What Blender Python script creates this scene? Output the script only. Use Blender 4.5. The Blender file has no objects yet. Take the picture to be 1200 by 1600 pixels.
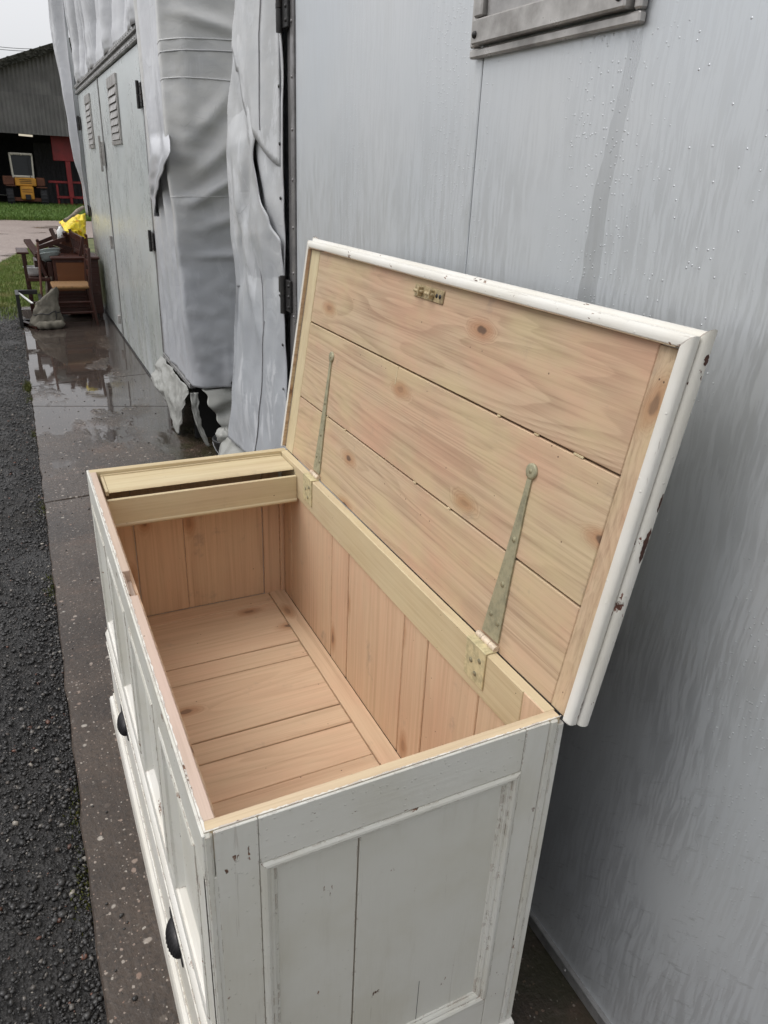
import bpy, bmesh, math, random
import numpy as np
from mathutils import Vector, Matrix, noise as mn

random.seed(7)
rng = np.random.default_rng(7)
R_ = math.radians
sc = bpy.context.scene
COL = sc.collection

# ------------------------------------------------------------------ camera
CAM = (-0.11354, -0.67562, 1.59548)
YAW, PITCH, ROLL, FPX = -0.471442646, -0.425220690, -0.0461743628, 1147.09

def _rot(a, b, c):
    Rz = Matrix.Rotation(a, 3, 'Z'); Rx = Matrix.Rotation(b, 3, 'X'); Ry = Matrix.Rotation(c, 3, 'Y')
    return Rz @ Rx @ Ry
RC = _rot(YAW, PITCH, ROLL)          # columns: right, forward, up
right, fwd, up = RC.col[0], RC.col[1], RC.col[2]
cd = bpy.data.cameras.new('camera'); cam = bpy.data.objects.new('camera', cd); COL.objects.link(cam)
m = Matrix((right, up, -fwd)).transposed().to_4x4(); m.translation = Vector(CAM)
cam.matrix_world = m
cd.sensor_fit = 'VERTICAL'; cd.sensor_height = 24.0; cd.lens = 24.0 * FPX / 1600.0
cd.clip_start = 0.02; cd.clip_end = 2000
sc.camera = cam

# ------------------------------------------------------------------ sky, sun, exposure
w = bpy.data.worlds.new('World'); sc.world = w; w.use_nodes = True
wn = w.node_tree.nodes; wl = w.node_tree.links
SUN_EL, SUN_AZ = R_(58), R_(-70)      # azimuth measured clockwise from +Y
sky = wn.new('ShaderNodeTexSky'); sky.sky_type = 'NISHITA'; sky.sun_disc = False
sky.sun_elevation = SUN_EL; sky.sun_rotation = SUN_AZ
sky.air_density = 1.0; sky.dust_density = 4.0; sky.ozone_density = 1.0
hs = wn.new('ShaderNodeHueSaturation'); hs.inputs['Saturation'].default_value = 0.10
mx = wn.new('ShaderNodeMix'); mx.data_type = 'RGBA'; mx.inputs[0].default_value = 0.55
mx.inputs[7].default_value = (8.0, 8.1, 8.4, 1)     # even overcast cloud layer
wl.new(sky.outputs[0], hs.inputs['Color']); wl.new(hs.outputs[0], mx.inputs[6])
# overcast luminance: the cloud is brighter overhead than at the horizon, the same all round
tcw = wn.new('ShaderNodeTexCoord'); sxz = wn.new('ShaderNodeSeparateXYZ'); wl.new(tcw.outputs['Generated'], sxz.inputs[0])
ma = wn.new('ShaderNodeMath'); ma.operation = 'MULTIPLY_ADD'; ma.use_clamp = False; ma.inputs[1].default_value = 0.62; ma.inputs[2].default_value = 1.10
cl = wn.new('ShaderNodeMath'); cl.operation = 'MAXIMUM'; cl.inputs[1].default_value = 0.0; wl.new(sxz.outputs[2], cl.inputs[0]); wl.new(cl.outputs[0], ma.inputs[0])
vm_ = wn.new('ShaderNodeVectorMath'); vm_.operation = 'SCALE'; wl.new(mx.outputs[2], vm_.inputs[0]); wl.new(ma.outputs[0], vm_.inputs['Scale'])
wl.new(vm_.outputs[0], wn['Background'].inputs['Color'])
wn['Background'].inputs['Strength'].default_value = 0.105
sd = bpy.data.lights.new('sun', 'SUN'); sd.energy = 1.1; sd.angle = R_(40); sd.color = (1.0, 0.97, 0.93)
so = bpy.data.objects.new('sun', sd); COL.objects.link(so)
dirv = Vector((math.sin(SUN_AZ) * math.cos(SUN_EL), math.cos(SUN_AZ) * math.cos(SUN_EL), math.sin(SUN_EL)))
so.rotation_euler = dirv.to_track_quat('Z', 'Y').to_euler()
sc.view_settings.view_transform = 'Standard'; sc.view_settings.look = 'None'
sc.view_settings.exposure = 0.1; sc.view_settings.gamma = 1.0
sc.render.engine = 'CYCLES'
sc.cycles.use_denoising = True
sc.cycles.max_bounces = 8; sc.cycles.diffuse_bounces = 5; sc.cycles.glossy_bounces = 4

# ------------------------------------------------------------------ helpers
def at(u, v, Y):
    """the point of the photograph's pixel (u, v) at world distance y = Y"""
    d = right * ((u - 600) / FPX) + fwd + up * (-(v - 800) / FPX)
    c = Vector(CAM); return c + d * ((Y - c.y) / d.y)
def onwall(u, v, off=0.0):
    d = right * ((u - 600) / FPX) + fwd + up * (-(v - 800) / FPX)
    c = Vector(CAM); n = Vector((1, -WS, 0)); t = (WA + off - n.dot(c)) / n.dot(d)
    return c + d * t
WA, WS = 0.775, 0.0125
def wx(y): return WA + WS * y

class MB:
    def __init__(s): s.v = []; s.f = []; s.smooth = set()
    def add(s, vs, fs, smooth=False):
        b = len(s.v); s.v += [Vector(p) for p in vs]
        for f in fs:
            if smooth: s.smooth.add(len(s.f))
            s.f.append([b + i for i in f])
        return s
    def box(s, x0, x1, y0, y1, z0, z1, ch=0.0015, M=None):
        if x0 > x1: x0, x1 = x1, x0
        if y0 > y1: y0, y1 = y1, y0
        if z0 > z1: z0, z1 = z1, z0
        c = min(ch, (x1-x0)*.4, (y1-y0)*.4, (z1-z0)*.4)
        L = ((x0, x1), (y0, y1), (z0, z1)); vs = []; idx = {}
        for i in (0, 1):
            for j in (0, 1):
                for k in (0, 1):
                    p = [L[0][i], L[1][j], L[2][k]]; s3 = [1 if t == 0 else -1 for t in (i, j, k)]
                    for a in range(3):
                        qv = [p[b] + (s3[b]*c if b != a else 0) for b in range(3)]
                        idx[(i, j, k, a)] = len(vs); vs.append(qv)
        fs = []
        for a in range(3):
            b, d = [(1, 2), (0, 2), (0, 1)][a]
            for side in (0, 1):
                q = []
                for (e, g) in ((0, 0), (1, 0), (1, 1), (0, 1)):
                    t = [0, 0, 0]; t[a] = side; t[b] = e; t[d] = g; q.append(idx[(*t, a)])
                fs.append(q)
        for a in range(3):
            b, d = [(1, 2), (0, 2), (0, 1)][a]
            for e in (0, 1):
                for g in (0, 1):
                    t0 = [0, 0, 0]; t1 = [0, 0, 0]; t1[a] = 1
                    t0[b] = t1[b] = e; t0[d] = t1[d] = g
                    fs.append([idx[(*t0, b)], idx[(*t1, b)], idx[(*t1, d)], idx[(*t0, d)]])
        for i in (0, 1):
            for j in (0, 1):
                for k in (0, 1): fs.append([idx[(i, j, k, 0)], idx[(i, j, k, 1)], idx[(i, j, k, 2)]])
        if M is not None: vs = [M @ Vector(p) for p in vs]
        return s.add(vs, fs)
    def bar(s, a, b, wd, th=None, upv=(0, 0, 1), ch=0.001):
        a, b = Vector(a), Vector(b); d = (b - a); L = d.length; d.normalize()
        u_ = Vector(upv)
        if abs(u_.dot(d)) > .95: u_ = Vector((1, 0, 0))
        x = d.cross(u_).normalized(); z = x.cross(d).normalized()
        M = Matrix((x, d, z)).transposed().to_4x4(); M.translation = a
        th = th or wd
        return s.box(-wd/2, wd/2, 0, L, -th/2, th/2, ch, M)
    def tube(s, pts, r, n=8, cap=True):
        pts = [Vector(p) for p in pts]; rs = r if isinstance(r, (list, tuple)) else [r]*len(pts)
        vs = []; fs = []
        for i, p in enumerate(pts):
            d = (pts[min(i+1, len(pts)-1)] - pts[max(i-1, 0)]).normalized()
            u_ = Vector((0, 0, 1)) if abs(d.z) < .9 else Vector((1, 0, 0))
            x = d.cross(u_).normalized(); y = x.cross(d).normalized()
            for k in range(n):
                a = 2*math.pi*k/n; vs.append(p + (x*math.cos(a) + y*math.sin(a))*rs[i])
        for i in range(len(pts)-1):
            for k in range(n): fs.append([i*n+k, i*n+(k+1) % n, (i+1)*n+(k+1) % n, (i+1)*n+k])
        s.add(vs, fs, True)
        if cap:
            s.add(vs[:n], [list(range(n))]); s.add(vs[-n:], [list(range(n))])
        return s
    def lathe(s, prof, c=(0, 0, 0), n=24, M=None):
        vs = []; fs = []
        for (r, z) in prof:
            for k in range(n):
                a = 2*math.pi*k/n; p = Vector((r*math.cos(a), r*math.sin(a), z))
                vs.append((M @ p if M is not None else p) + Vector(c))
        for i in range(len(prof)-1):
            for k in range(n): fs.append([i*n+k, i*n+(k+1) % n, (i+1)*n+(k+1) % n, (i+1)*n+k])
        return s.add(vs, fs, True)
    def prism(s, poly, fn, smooth=False):
        """poly: list of 2d points; fn(p, t) -> 3d point for t in (0, 1)"""
        n = len(poly); vs = [fn(p, 0) for p in poly] + [fn(p, 1) for p in poly]
        s.add(vs, [[i, (i+1) % n, n+(i+1) % n, n+i] for i in range(n)], smooth)
        return s.add(vs, [list(range(n))[::-1], list(range(n, 2*n))])
    def grid(s, nu, nv, fn, smooth=True):
        vs = [fn(i/(nu-1), j/(nv-1)) for j in range(nv) for i in range(nu)]
        fs = [[j*nu+i, j*nu+i+1, (j+1)*nu+i+1, (j+1)*nu+i] for j in range(nv-1) for i in range(nu-1)]
        return s.add(vs, fs, smooth)
    def mesh(s, name, origin=(0, 0, 0), recalc=True):
        o = Vector(origin); me = bpy.data.meshes.new(name)
        me.from_pydata([tuple(p - o) for p in s.v], [], s.f)
        sm = [i in s.smooth for i in range(len(s.f))]
        me.polygons.foreach_set('use_smooth', sm)
        if recalc:
            bm = bmesh.new(); bm.from_mesh(me); bmesh.ops.recalc_face_normals(bm, faces=bm.faces); bm.to_mesh(me); bm.free()
        me.update(); return me

ROOT = {}
def origin_of(o):
    v = Vector((0, 0, 0))
    while o is not None: v = v + o.location; o = o.parent
    return v
def tag(o, label=None, cat=None, group=None, kind=None):
    if label: o['label'] = label
    if cat: o['category'] = cat
    if group: o['group'] = group
    if kind: o['kind'] = kind
    return o
def thing(name, loc, label, cat, group=None):
    o = bpy.data.objects.new(name, None); COL.objects.link(o); o.location = loc; o.empty_display_size = .05
    return tag(o, label, cat, group)
def obj(name, mb, mat, parent=None, solid=0.0, loc=None, subsurf=0, recalc=True):
    if parent is not None: og = origin_of(parent)
    else: og = Vector(loc) if loc is not None else Vector((0, 0, 0))
    o = bpy.data.objects.new(name, mb.mesh(name, og, recalc)); COL.objects.link(o)
    if parent is not None: o.parent = parent
    else: o.location = og
    if mat: o.data.materials.append(mat)
    if solid:
        md = o.modifiers.new('thickness', 'SOLIDIFY'); md.thickness = solid; md.offset = 0
    if subsurf:
        md = o.modifiers.new('sub', 'SUBSURF'); md.levels = subsurf; md.render_levels = subsurf
    return o

# ------------------------------------------------------------------ materials
class NT:
    def __init__(s, name):
        s.m = bpy.data.materials.new(name); s.m.use_nodes = True
        s.t = s.m.node_tree; s.b = s.t.nodes['Principled BSDF']
    def n(s, typ, **kw):
        nd = s.t.nodes.new(typ)
        for k, v in kw.items(): setattr(nd, k, v)
        return nd
    def L(s, a, b): s.t.links.new(a, b)
    def set(s, sock, v):
        if hasattr(v, 'is_output'): s.L(v, sock)
        else: sock.default_value = v
    def coord(s, rand=True, scale=(1, 1, 1)):
        
        if not rand: out = s.n('ShaderNodeNewGeometry').outputs['Position']
        else: out = s.n('ShaderNodeTexCoord').outputs['Object']
        if rand:
            oi = s.n('ShaderNodeObjectInfo'); vm = s.n('ShaderNodeVectorMath', operation='SCALE')
            vm.inputs[0].default_value = (7.3, 13.1, 5.7); s.L(oi.outputs['Random'], vm.inputs['Scale'])
            va = s.n('ShaderNodeVectorMath', operation='ADD'); s.L(out, va.inputs[0]); s.L(vm.outputs[0], va.inputs[1]); out = va.outputs[0]
        return s.scale(out, scale) if scale != (1, 1, 1) else out
    def scale(s, v, sc_):
        mp = s.n('ShaderNodeMapping'); mp.inputs['Scale'].default_value = sc_; s.L(v, mp.inputs[0]); return mp.outputs[0]
    def noise(s, v, scale, detail=4, rough=.55, dist=0):
        nd = s.n('ShaderNodeTexNoise'); s.L(v, nd.inputs['Vector']); nd.inputs['Scale'].default_value = scale
        nd.inputs['Detail'].default_value = detail; nd.inputs['Roughness'].default_value = rough; nd.inputs['Distortion'].default_value = dist
        return nd.outputs['Fac']
    def vor(s, v, scale, feature='F1', rnd=1.0):
        nd = s.n('ShaderNodeTexVoronoi', feature=feature); s.L(v, nd.inputs['Vector']); nd.inputs['Scale'].default_value = scale
        nd.inputs['Randomness'].default_value = rnd
        return nd
    def math(s, op, a, b=0.0, c=None):
        nd = s.n('ShaderNodeMath', operation=op); s.set(nd.inputs[0], a); s.set(nd.inputs[1], b)
        if c is not None: s.set(nd.inputs[2], c)
        return nd.outputs[0]
    def ramp(s, v, a, b, lo=0.0, hi=1.0):
        nd = s.n('ShaderNodeMapRange', interpolation_type='SMOOTHSTEP'); s.set(nd.inputs[0], v)
        nd.inputs[1].default_value = a; nd.inputs[2].default_value = b; nd.inputs[3].default_value = lo; nd.inputs[4].default_value = hi
        return nd.outputs[0]
    def mix(s, f, a, b, mode='MIX'):
        nd = s.n('ShaderNodeMix', data_type='RGBA', blend_type=mode); s.set(nd.inputs[0], f)
        for sock, v in ((nd.inputs[6], a), (nd.inputs[7], b)):
            if hasattr(v, 'is_output'): s.L(v, sock)
            else: sock.default_value = (*v, 1) if len(v) == 3 else v
        return nd.outputs[2]
    def bump(s, h, strength=.3, dist=.002, prev=None):
        nd = s.n('ShaderNodeBump'); nd.inputs['Strength'].default_value = strength; nd.inputs['Distance'].default_value = dist
        s.L(h, nd.inputs['Height'])
        if prev is not None: s.L(prev, nd.inputs['Normal'])
        return nd.outputs[0]
    def edge(s, r=.004, lo=.02, hi=.2):
        bv = s.n('ShaderNodeBevel', samples=4); bv.inputs['Radius'].default_value = r
        ge = s.n('ShaderNodeNewGeometry')
        vm = s.n('ShaderNodeVectorMath', operation='DOT_PRODUCT'); s.L(bv.outputs[0], vm.inputs[0]); s.L(ge.outputs['Normal'], vm.inputs[1])
        return s.ramp(s.math('SUBTRACT', 1.0, vm.outputs['Value']), lo, hi)
    def sep(s, v):
        nd = s.n('ShaderNodeSeparateXYZ'); s.L(v, nd.inputs[0]); return nd.outputs
    def done(s, col, rough=.6, nrm=None, metal=0.0, spec=None):
        s.set(s.b.inputs['Base Color'], col if hasattr(col, 'is_output') else (*col[:3], 1))
        s.set(s.b.inputs['Roughness'], rough); s.set(s.b.inputs['Metallic'], metal)
        if nrm is not None: s.L(nrm, s.b.inputs['Normal'])
        if spec is not None: s.b.inputs['Specular IOR Level'].default_value = spec
        return s.m

AX = {'X': (1, 0, 0), 'Y': (0, 1, 0), 'Z': (0, 0, 1)}
def stretch(axis, along, across):
    return tuple(along if k == axis else across for k in 'XYZ')

def wood(name, axis, light, dark, pink, cream, p_amt=.6, c_amt=.6, knots=True, rough=.62, rings=15.0, contrast=.5):
    t = NT(name); c = t.coord(True)
    cs = t.scale(c, stretch(axis, .26, 3.6))
    n1 = t.noise(cs, 1.5, 2.5, .5, .3)
    if knots:
        X = t.sep(c); al = X['XYZ'.index(axis)]; ot = [X[k] for k in range(3) if 'XYZ'[k] != axis]
        ac = t.math('ADD', ot[0], ot[1]); cb = t.n('ShaderNodeCombineXYZ'); t.L(t.math('MULTIPLY', al, 3.1), cb.inputs[0]); t.L(t.math('MULTIPLY', ac, 6.5), cb.inputs[1])
        v = t.vor(cb.outputs[0], 1.0); v.voronoi_dimensions = '2D'
        d = t.math('ADD', v.outputs['Distance'], t.math('MULTIPLY', t.math('SUBTRACT', t.noise(c, 40, 2), .5), .07))
        cc = t.sep(v.outputs['Color']); keep = t.math('GREATER_THAN', cc[0], .56)
        halo = t.math('MULTIPLY', t.ramp(d, .19, .03), keep)
        core = t.math('MULTIPLY', t.math('MULTIPLY', t.ramp(d, .062, .03), keep), t.ramp(cc[1], .2, .8, .25, 1.0))
        n1 = t.math('ADD', n1, t.math('MULTIPLY', halo, .16))
    r = t.math('FRACT', t.math('MULTIPLY', n1, rings))
    r = t.math('MULTIPLY', t.ramp(r, .25, .88), t.ramp(r, 1.0, .92))
    fib = t.noise(t.scale(c, stretch(axis, 4, 230)), 1.0, 3, .65)
    fib2 = t.noise(t.scale(c, stretch(axis, 1.0, 75)), 1.0, 4, .7)
    fib3 = t.ramp(t.noise(t.scale(c, stretch(axis, 2.5, 120)), 1.0, 4, .7), .60, .70)
    amp = t.ramp(t.noise(t.scale(c, stretch(axis, 1.0, 4)), 1.3, 3), .35, .65, .35, 1.0)
    g = t.math('ADD', t.math('MULTIPLY', t.math('MULTIPLY', r, amp), contrast * .55), t.math('MULTIPLY', t.ramp(fib, .42, .75), contrast * .5))
    g = t.math('ADD', g, t.math('MULTIPLY', t.ramp(fib2, .42, .72), contrast * .5))
    g = t.math('ADD', g, t.math('MULTIPLY', fib3, contrast * .45))
    col = t.mix(g, light, dark)
    pk = t.ramp(t.noise(t.scale(c, stretch(axis, 2.2, 5)), 1.0, 4, .6), .36, .74)
    col = t.mix(t.math('MULTIPLY', pk, p_amt), col, t.mix(g, pink, tuple(x * .72 for x in pink)))
    cr = t.ramp(t.noise(t.scale(c, stretch(axis, 2.6, 6)), 1.7, 4, .6), .38, .74)
    col = t.mix(t.math('MULTIPLY', cr, c_amt), col, t.mix(t.math('MULTIPLY', g, .6), cream, tuple(x * .75 for x in cream)))
    if knots:
        col = t.mix(t.math('MULTIPLY', halo, .60), col, (.33, .145, .06))
        col = t.mix(t.math('MULTIPLY', core, .80), col, (.085, .055, .04))
    dirt = t.ramp(t.noise(c, 9, 5, .7), .60, .78)
    col = t.mix(t.math('MULTIPLY', dirt, .45), col, (.22, .18, .155))
    ed = t.edge(.005, .03, .3); en = t.noise(c, 60, 3)
    col = t.mix(t.math('MULTIPLY', t.math('MULTIPLY', ed, t.ramp(en, .45, .6)), .55), col, (.22, .13, .07))
    spk = t.vor(c, 55); sp = t.math('MULTIPLY', t.math('LESS_THAN', spk.outputs['Distance'], .09), t.math('GREATER_THAN', t.sep(spk.outputs['Color'])[0], .93))
    col = t.mix(t.math('MULTIPLY', sp, .8), col, (.06, .035, .02))
    nrm = t.bump(t.math('ADD', t.math('MULTIPLY', fib, .6), t.math('MULTIPLY', r, .25)), .22, .0015)
    return t.done(col, t.ramp(fib2, .3, .7, rough - .08, rough + .1), nrm, spec=.35)

TAN, TAN_D, PINK, CREAM = (.52, .365, .225), (.27, .165, .085), (.50, .285, .185), (.58, .455, .245)
M = {}
for a in 'XYZ':
    M['lidwood' + a] = wood('limed_pine_' + a, a, (.525, .40, .27), (.22, .135, .08), (.55, .335, .225), (.53, .43, .25), .95, .7, rings=30, contrast=.66)
    M['inwood' + a] = wood('inner_pine_' + a, a, (.63, .455, .305), (.36, .225, .135), (.64, .415, .28), (.61, .475, .32), .7, .45, rings=18, contrast=.46)
    M['cream' + a] = wood('cream_pine_' + a, a, (.57, .475, .295), (.36, .26, .14), (.53, .40, .29), (.60, .52, .335), .5, .6, knots=False, rings=11, contrast=.5)
    M['rim' + a] = wood('rim_pine_' + a, a, (.60, .48, .32), (.32, .22, .13), (.53, .38, .29), (.64, .53, .34), .5, .5, knots=False, rings=11, contrast=.5)
M['rimpink'] = wood('rim_pine_pink', 'Y', (.54, .42, .34), (.34, .245, .18), (.54, .39, .33), (.60, .50, .36), .7, .35, knots=False, rings=11, contrast=.5)

def paint(name, col, axis='Z', chip=.5, dirt=.5, rough=.42, scuff=0.0, chipcol=(.10, .055, .035), drops=.6):
    t = NT(name); c = t.coord(True)
    fib = t.noise(t.scale(c, stretch(axis, 5, 150)), 1.0, 3, .6)
    big = t.noise(c, 4, 4, .6); mid = t.noise(c, 18, 4, .6)
    base = t.mix(t.ramp(big, .35, .7), col, tuple(x * y for x, y in zip(col, (.91, .895, .85))))
    base = t.mix(t.math('MULTIPLY', t.ramp(t.noise(t.scale(c, stretch(axis, 3, 30)), 1, 4, .65), .52, .75), .35 * dirt), base, tuple(x * y for x, y in zip(col, (.74, .71, .64))))
    base = t.mix(t.math('MULTIPLY', t.ramp(mid, .62, .78), .25 * dirt), base, (.42, .38, .30))
    e = t.edge(.005, .04, .28)
    ch = t.math('MULTIPLY', e, t.ramp(t.noise(c, 34, 4, .65), .60 - .14 * chip, .62 - .14 * chip))
    ch2 = t.ramp(t.noise(t.scale(c, stretch(axis, .6, 1.5)), 20, 5, .68), .705 - .07 * chip, .712 - .07 * chip)
    h = t.noise(c, 120, 2)
    lnz = t.math('MULTIPLY', t.ramp(t.noise(t.scale(c, stretch(axis, 2.2, 70)), 1.0, 4, .7), .67, .70), .45 * chip)
    ch = t.math('MAXIMUM', ch, lnz)
    chip_m = t.math('MAXIMUM', ch, t.math('MULTIPLY', ch2, t.ramp(h, .3, .5)))
    col_ = t.mix(chip_m, base, t.mix(t.ramp(t.noise(c, 90, 2), .4, .6), chipcol, tuple(x * 2.2 for x in chipcol)))
    if scuff:
        sf = t.ramp(t.noise(t.scale(c, stretch(axis, 7, 16)), 1.0, 5, .62), .685, .70)
        col_ = t.mix(t.math('MULTIPLY', sf, scuff), col_, (.36, .29, .22))
    # rain specks: tiny beads
    v = t.vor(c, 95); bead = t.math('MULTIPLY', t.ramp(v.outputs['Distance'], .22, .08), t.math('GREATER_THAN', t.sep(v.outputs['Color'])[1], 1 - .25 * drops))
    nr = t.bump(t.math('MULTIPLY', fib, 1.0), .30, .0016)
    nr = t.bump(mid, .16, .005, nr)
    nr = t.bump(t.math('MULTIPLY', chip_m, -1.0), .5, .0015, nr)
    nr = t.bump(bead, .5, .0012, nr)
    r = t.mix(bead, t.mix(chip_m, (rough,)*3, (.8,)*3), (.12,)*3)
    return t.done(col_, r, nr, spec=.45)

WHITE = (.64, .63, .58)
for a in 'XYZ':
    M['paint' + a] = paint('old_white_paint_' + a, WHITE, a, .45, .6)
M['board_paint'] = paint('panel_white_paint', (.61, .60, .545), 'Z', .3, .9, scuff=.8)
M['mould_paint'] = paint('moulding_white_paint', (.70, .68, .635), 'Y', 1.0, .45)
M['mould_paintX'] = paint('moulding_white_paint_across', (.68, .66, .615), 'Z', .85, .5, chipcol=(.075, .03, .02))
M['drawer_paint'] = paint('drawer_white_paint', (.72, .70, .65), 'Y', .6, .45)

def metal(name, col, rough=.45, rust=.2, metal_=.6, scale=40, rustcol=(.16, .055, .02)):
    t = NT(name); c = t.coord(True)
    a = t.noise(c, scale, 5, .65); b = t.noise(c, scale * .3, 4, .6)
    k = t.mix(t.ramp(a, .35, .7), col, tuple(x * .6 for x in col))
    k = t.mix(t.math('MULTIPLY', t.ramp(b, .55, .72), rust), k, rustcol)
    return t.done(k, t.ramp(a, .3, .7, rough - .1, rough + .2), t.bump(a, .25, .002), metal_)
M['strap'] = metal('limewashed_iron', (.40, .375, .25), .5, .35, .35, 45, (.24, .22, .15))
M['plate'] = metal('painted_hinge_plate', (.62, .54, .32), .55, .35, .1, 60, (.22, .15, .07))
M['knuckle'] = metal('painted_knuckle', (.70, .58, .44), .5, .35, .1, 60, (.25, .07, .03))
M['brass'] = metal('dull_brass', (.48, .38, .22), .5, .55, .35, 90, (.09, .05, .02))
M['iron'] = metal('black_iron', (.030, .028, .030), .42, .25, .5, 80, (.05, .03, .02))
M['screw'] = metal('screw_head', (.33, .30, .19), .5, .3, .3, 120)
M['hingeblack'] = metal('grimy_hinge_steel', (.045, .043, .043), .42, .6, .5, 30, (.07, .04, .025))
M['post'] = metal('corner_post_steel', (.23, .22, .22), .35, .35, .55, 14, (.10, .08, .07))
M['alu'] = metal('weathered_aluminium', (.46, .44, .42), .34, .45, .55, 10, (.20, .18, .16))
M['rail'] = metal('riveted_rail', (.34, .335, .33), .38, .4, .5, 18, (.16, .14, .12))
M['black'] = NT('deep_black').done((.008, .008, .008), .8)

def wallpaint(name, base, algae=0.0, streak=1.0, rough=.33, stain=False, metal_=.5):
    t = NT(name); c = t.coord(False)
    xyz = t.sep(c)
    cs = t.scale(c, (40, 135, 9))
    warp = t.noise(c, 5, 3)
    va = t.n('ShaderNodeCombineXYZ'); t.L(t.math('MULTIPLY', warp, 4.5), va.inputs[1])
    ad = t.n('ShaderNodeVectorMath', operation='ADD'); t.L(cs, ad.inputs[0]); t.L(va.outputs[0], ad.inputs[1])
    s1 = t.noise(ad.outputs[0], 1.0, 4, .62)
    s2 = t.noise(t.scale(c, (8, 10, .8)), 1.0, 4, .6)
    wet = t.math('MULTIPLY', t.ramp(s1, .47, .53), t.ramp(t.noise(c, 3.0, 5, .65), .30, .56))
    k = t.mix(t.ramp(t.noise(c, 1.3, 4), .3, .7), base, tuple(x * y for x, y in zip(base, (.93, .95, .97))))
    k = t.mix(t.math('MULTIPLY', wet, .22 * streak), k, tuple(x * .66 for x in base))
    k = t.mix(t.math('MULTIPLY', t.ramp(s2, .55, .75), .25 * streak), k, tuple(x * y for x, y in zip(base, (.82, .80, .74))))
    rr = t.math('SUBTRACT', rough + .06, t.math('MULTIPLY', wet, .13))
    if stain:                                   # wet run below the vent's right corner
        y = xyz[1]; z = xyz[2]
        yy = t.math('ADD', t.math('SUBTRACT', y, .338), t.math('MULTIPLY', t.math('SUBTRACT', t.noise(t.scale(c, (1, 1, 4)), 1.5, 3), .5), .06))
        yy = t.math('ADD', yy, t.math('MULTIPLY', t.math('SUBTRACT', z, 1.6), .05))
        wdt = t.ramp(z, 1.0, 1.85, .034, .014)
        run = t.math('MULTIPLY', t.math('LESS_THAN', t.math('ABSOLUTE', yy), wdt), t.math('LESS_THAN', z, 1.815))
        run = t.math('MULTIPLY', run, t.ramp(z, .9, 1.3))
        k = t.mix(t.math('MULTIPLY', run, .38), k, tuple(x * .58 for x in base))
        rr = t.math('SUBTRACT', rr, t.math('MULTIPLY', run, .1))
        wet = t.math('MAXIMUM', wet, run)
        # oblique scratch marks low on the panel
        mp = t.n('ShaderNodeMapping'); mp.inputs['Rotation'].default_value = (R_(38), 0, 0); t.L(c, mp.inputs[0])
        scr = t.ramp(t.noise(t.scale(mp.outputs[0], (1, 16, 85)), 1.0, 4, .7), .58, .68)
        lowz = t.ramp(z, 1.0, .45)
        k = t.mix(t.math('MULTIPLY', t.math('MULTIPLY', scr, lowz), .35), k, tuple(x * .5 for x in base))
    if algae:
        al = t.math('MULTIPLY', t.ramp(xyz[2], 1.5, .1), t.ramp(t.noise(t.scale(c, (3, 4, .7)), 1.5, 4), .35, .65))
        k = t.mix(t.math('MULTIPLY', al, algae), k, (.30, .33, .24))
        lime = t.ramp(t.noise(t.scale(c, (6, 7.5, .35)), 1.0, 4, .65), .60, .72)
        k = t.mix(t.math('MULTIPLY', lime, .5), k, (.74, .75, .72))
    # rain beads
    v = t.vor(c, 130); cell = t.sep(v.outputs['Color'])
    bead = t.math('MULTIPLY', t.ramp(v.outputs['Distance'], t_b0, t_b1), t.math('GREATER_THAN', cell[0], .955))
    v2 = t.vor(c, 150); bead2 = t.math('MULTIPLY', t.ramp(v2.outputs['Distance'], .3, .1), t.math('GREATER_THAN', t.sep(v2.outputs['Color'])[0], .86))
    nr = t.bump(t.noise(t.scale(c, (30, 60, 8)), 1.0, 4, .6), .06, .003)
    nr = t.bump(t.noise(c, 1.6, 2), .10, .03, nr)
    nr = t.bump(wet, .07, .002, nr)
    nr = t.bump(t.math('MAXIMUM', bead, t.math('MULTIPLY', bead2, .5)), .55, .002, nr)
    k = t.mix(t.math('MULTIPLY', bead, .12), k, (.80, .82, .85))
    return t.done(k, rr, nr, metal_, spec=.5)
t_b0, t_b1 = .24, .08
M['wall'] = wallpaint('grey_box_body_paint', (.62, .635, .65), 0, 1.0, .44, True, .58)
M['doorpaint'] = wallpaint('pale_door_paint', (.64, .665, .655), .35, .10, .34, False, .45)

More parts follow.
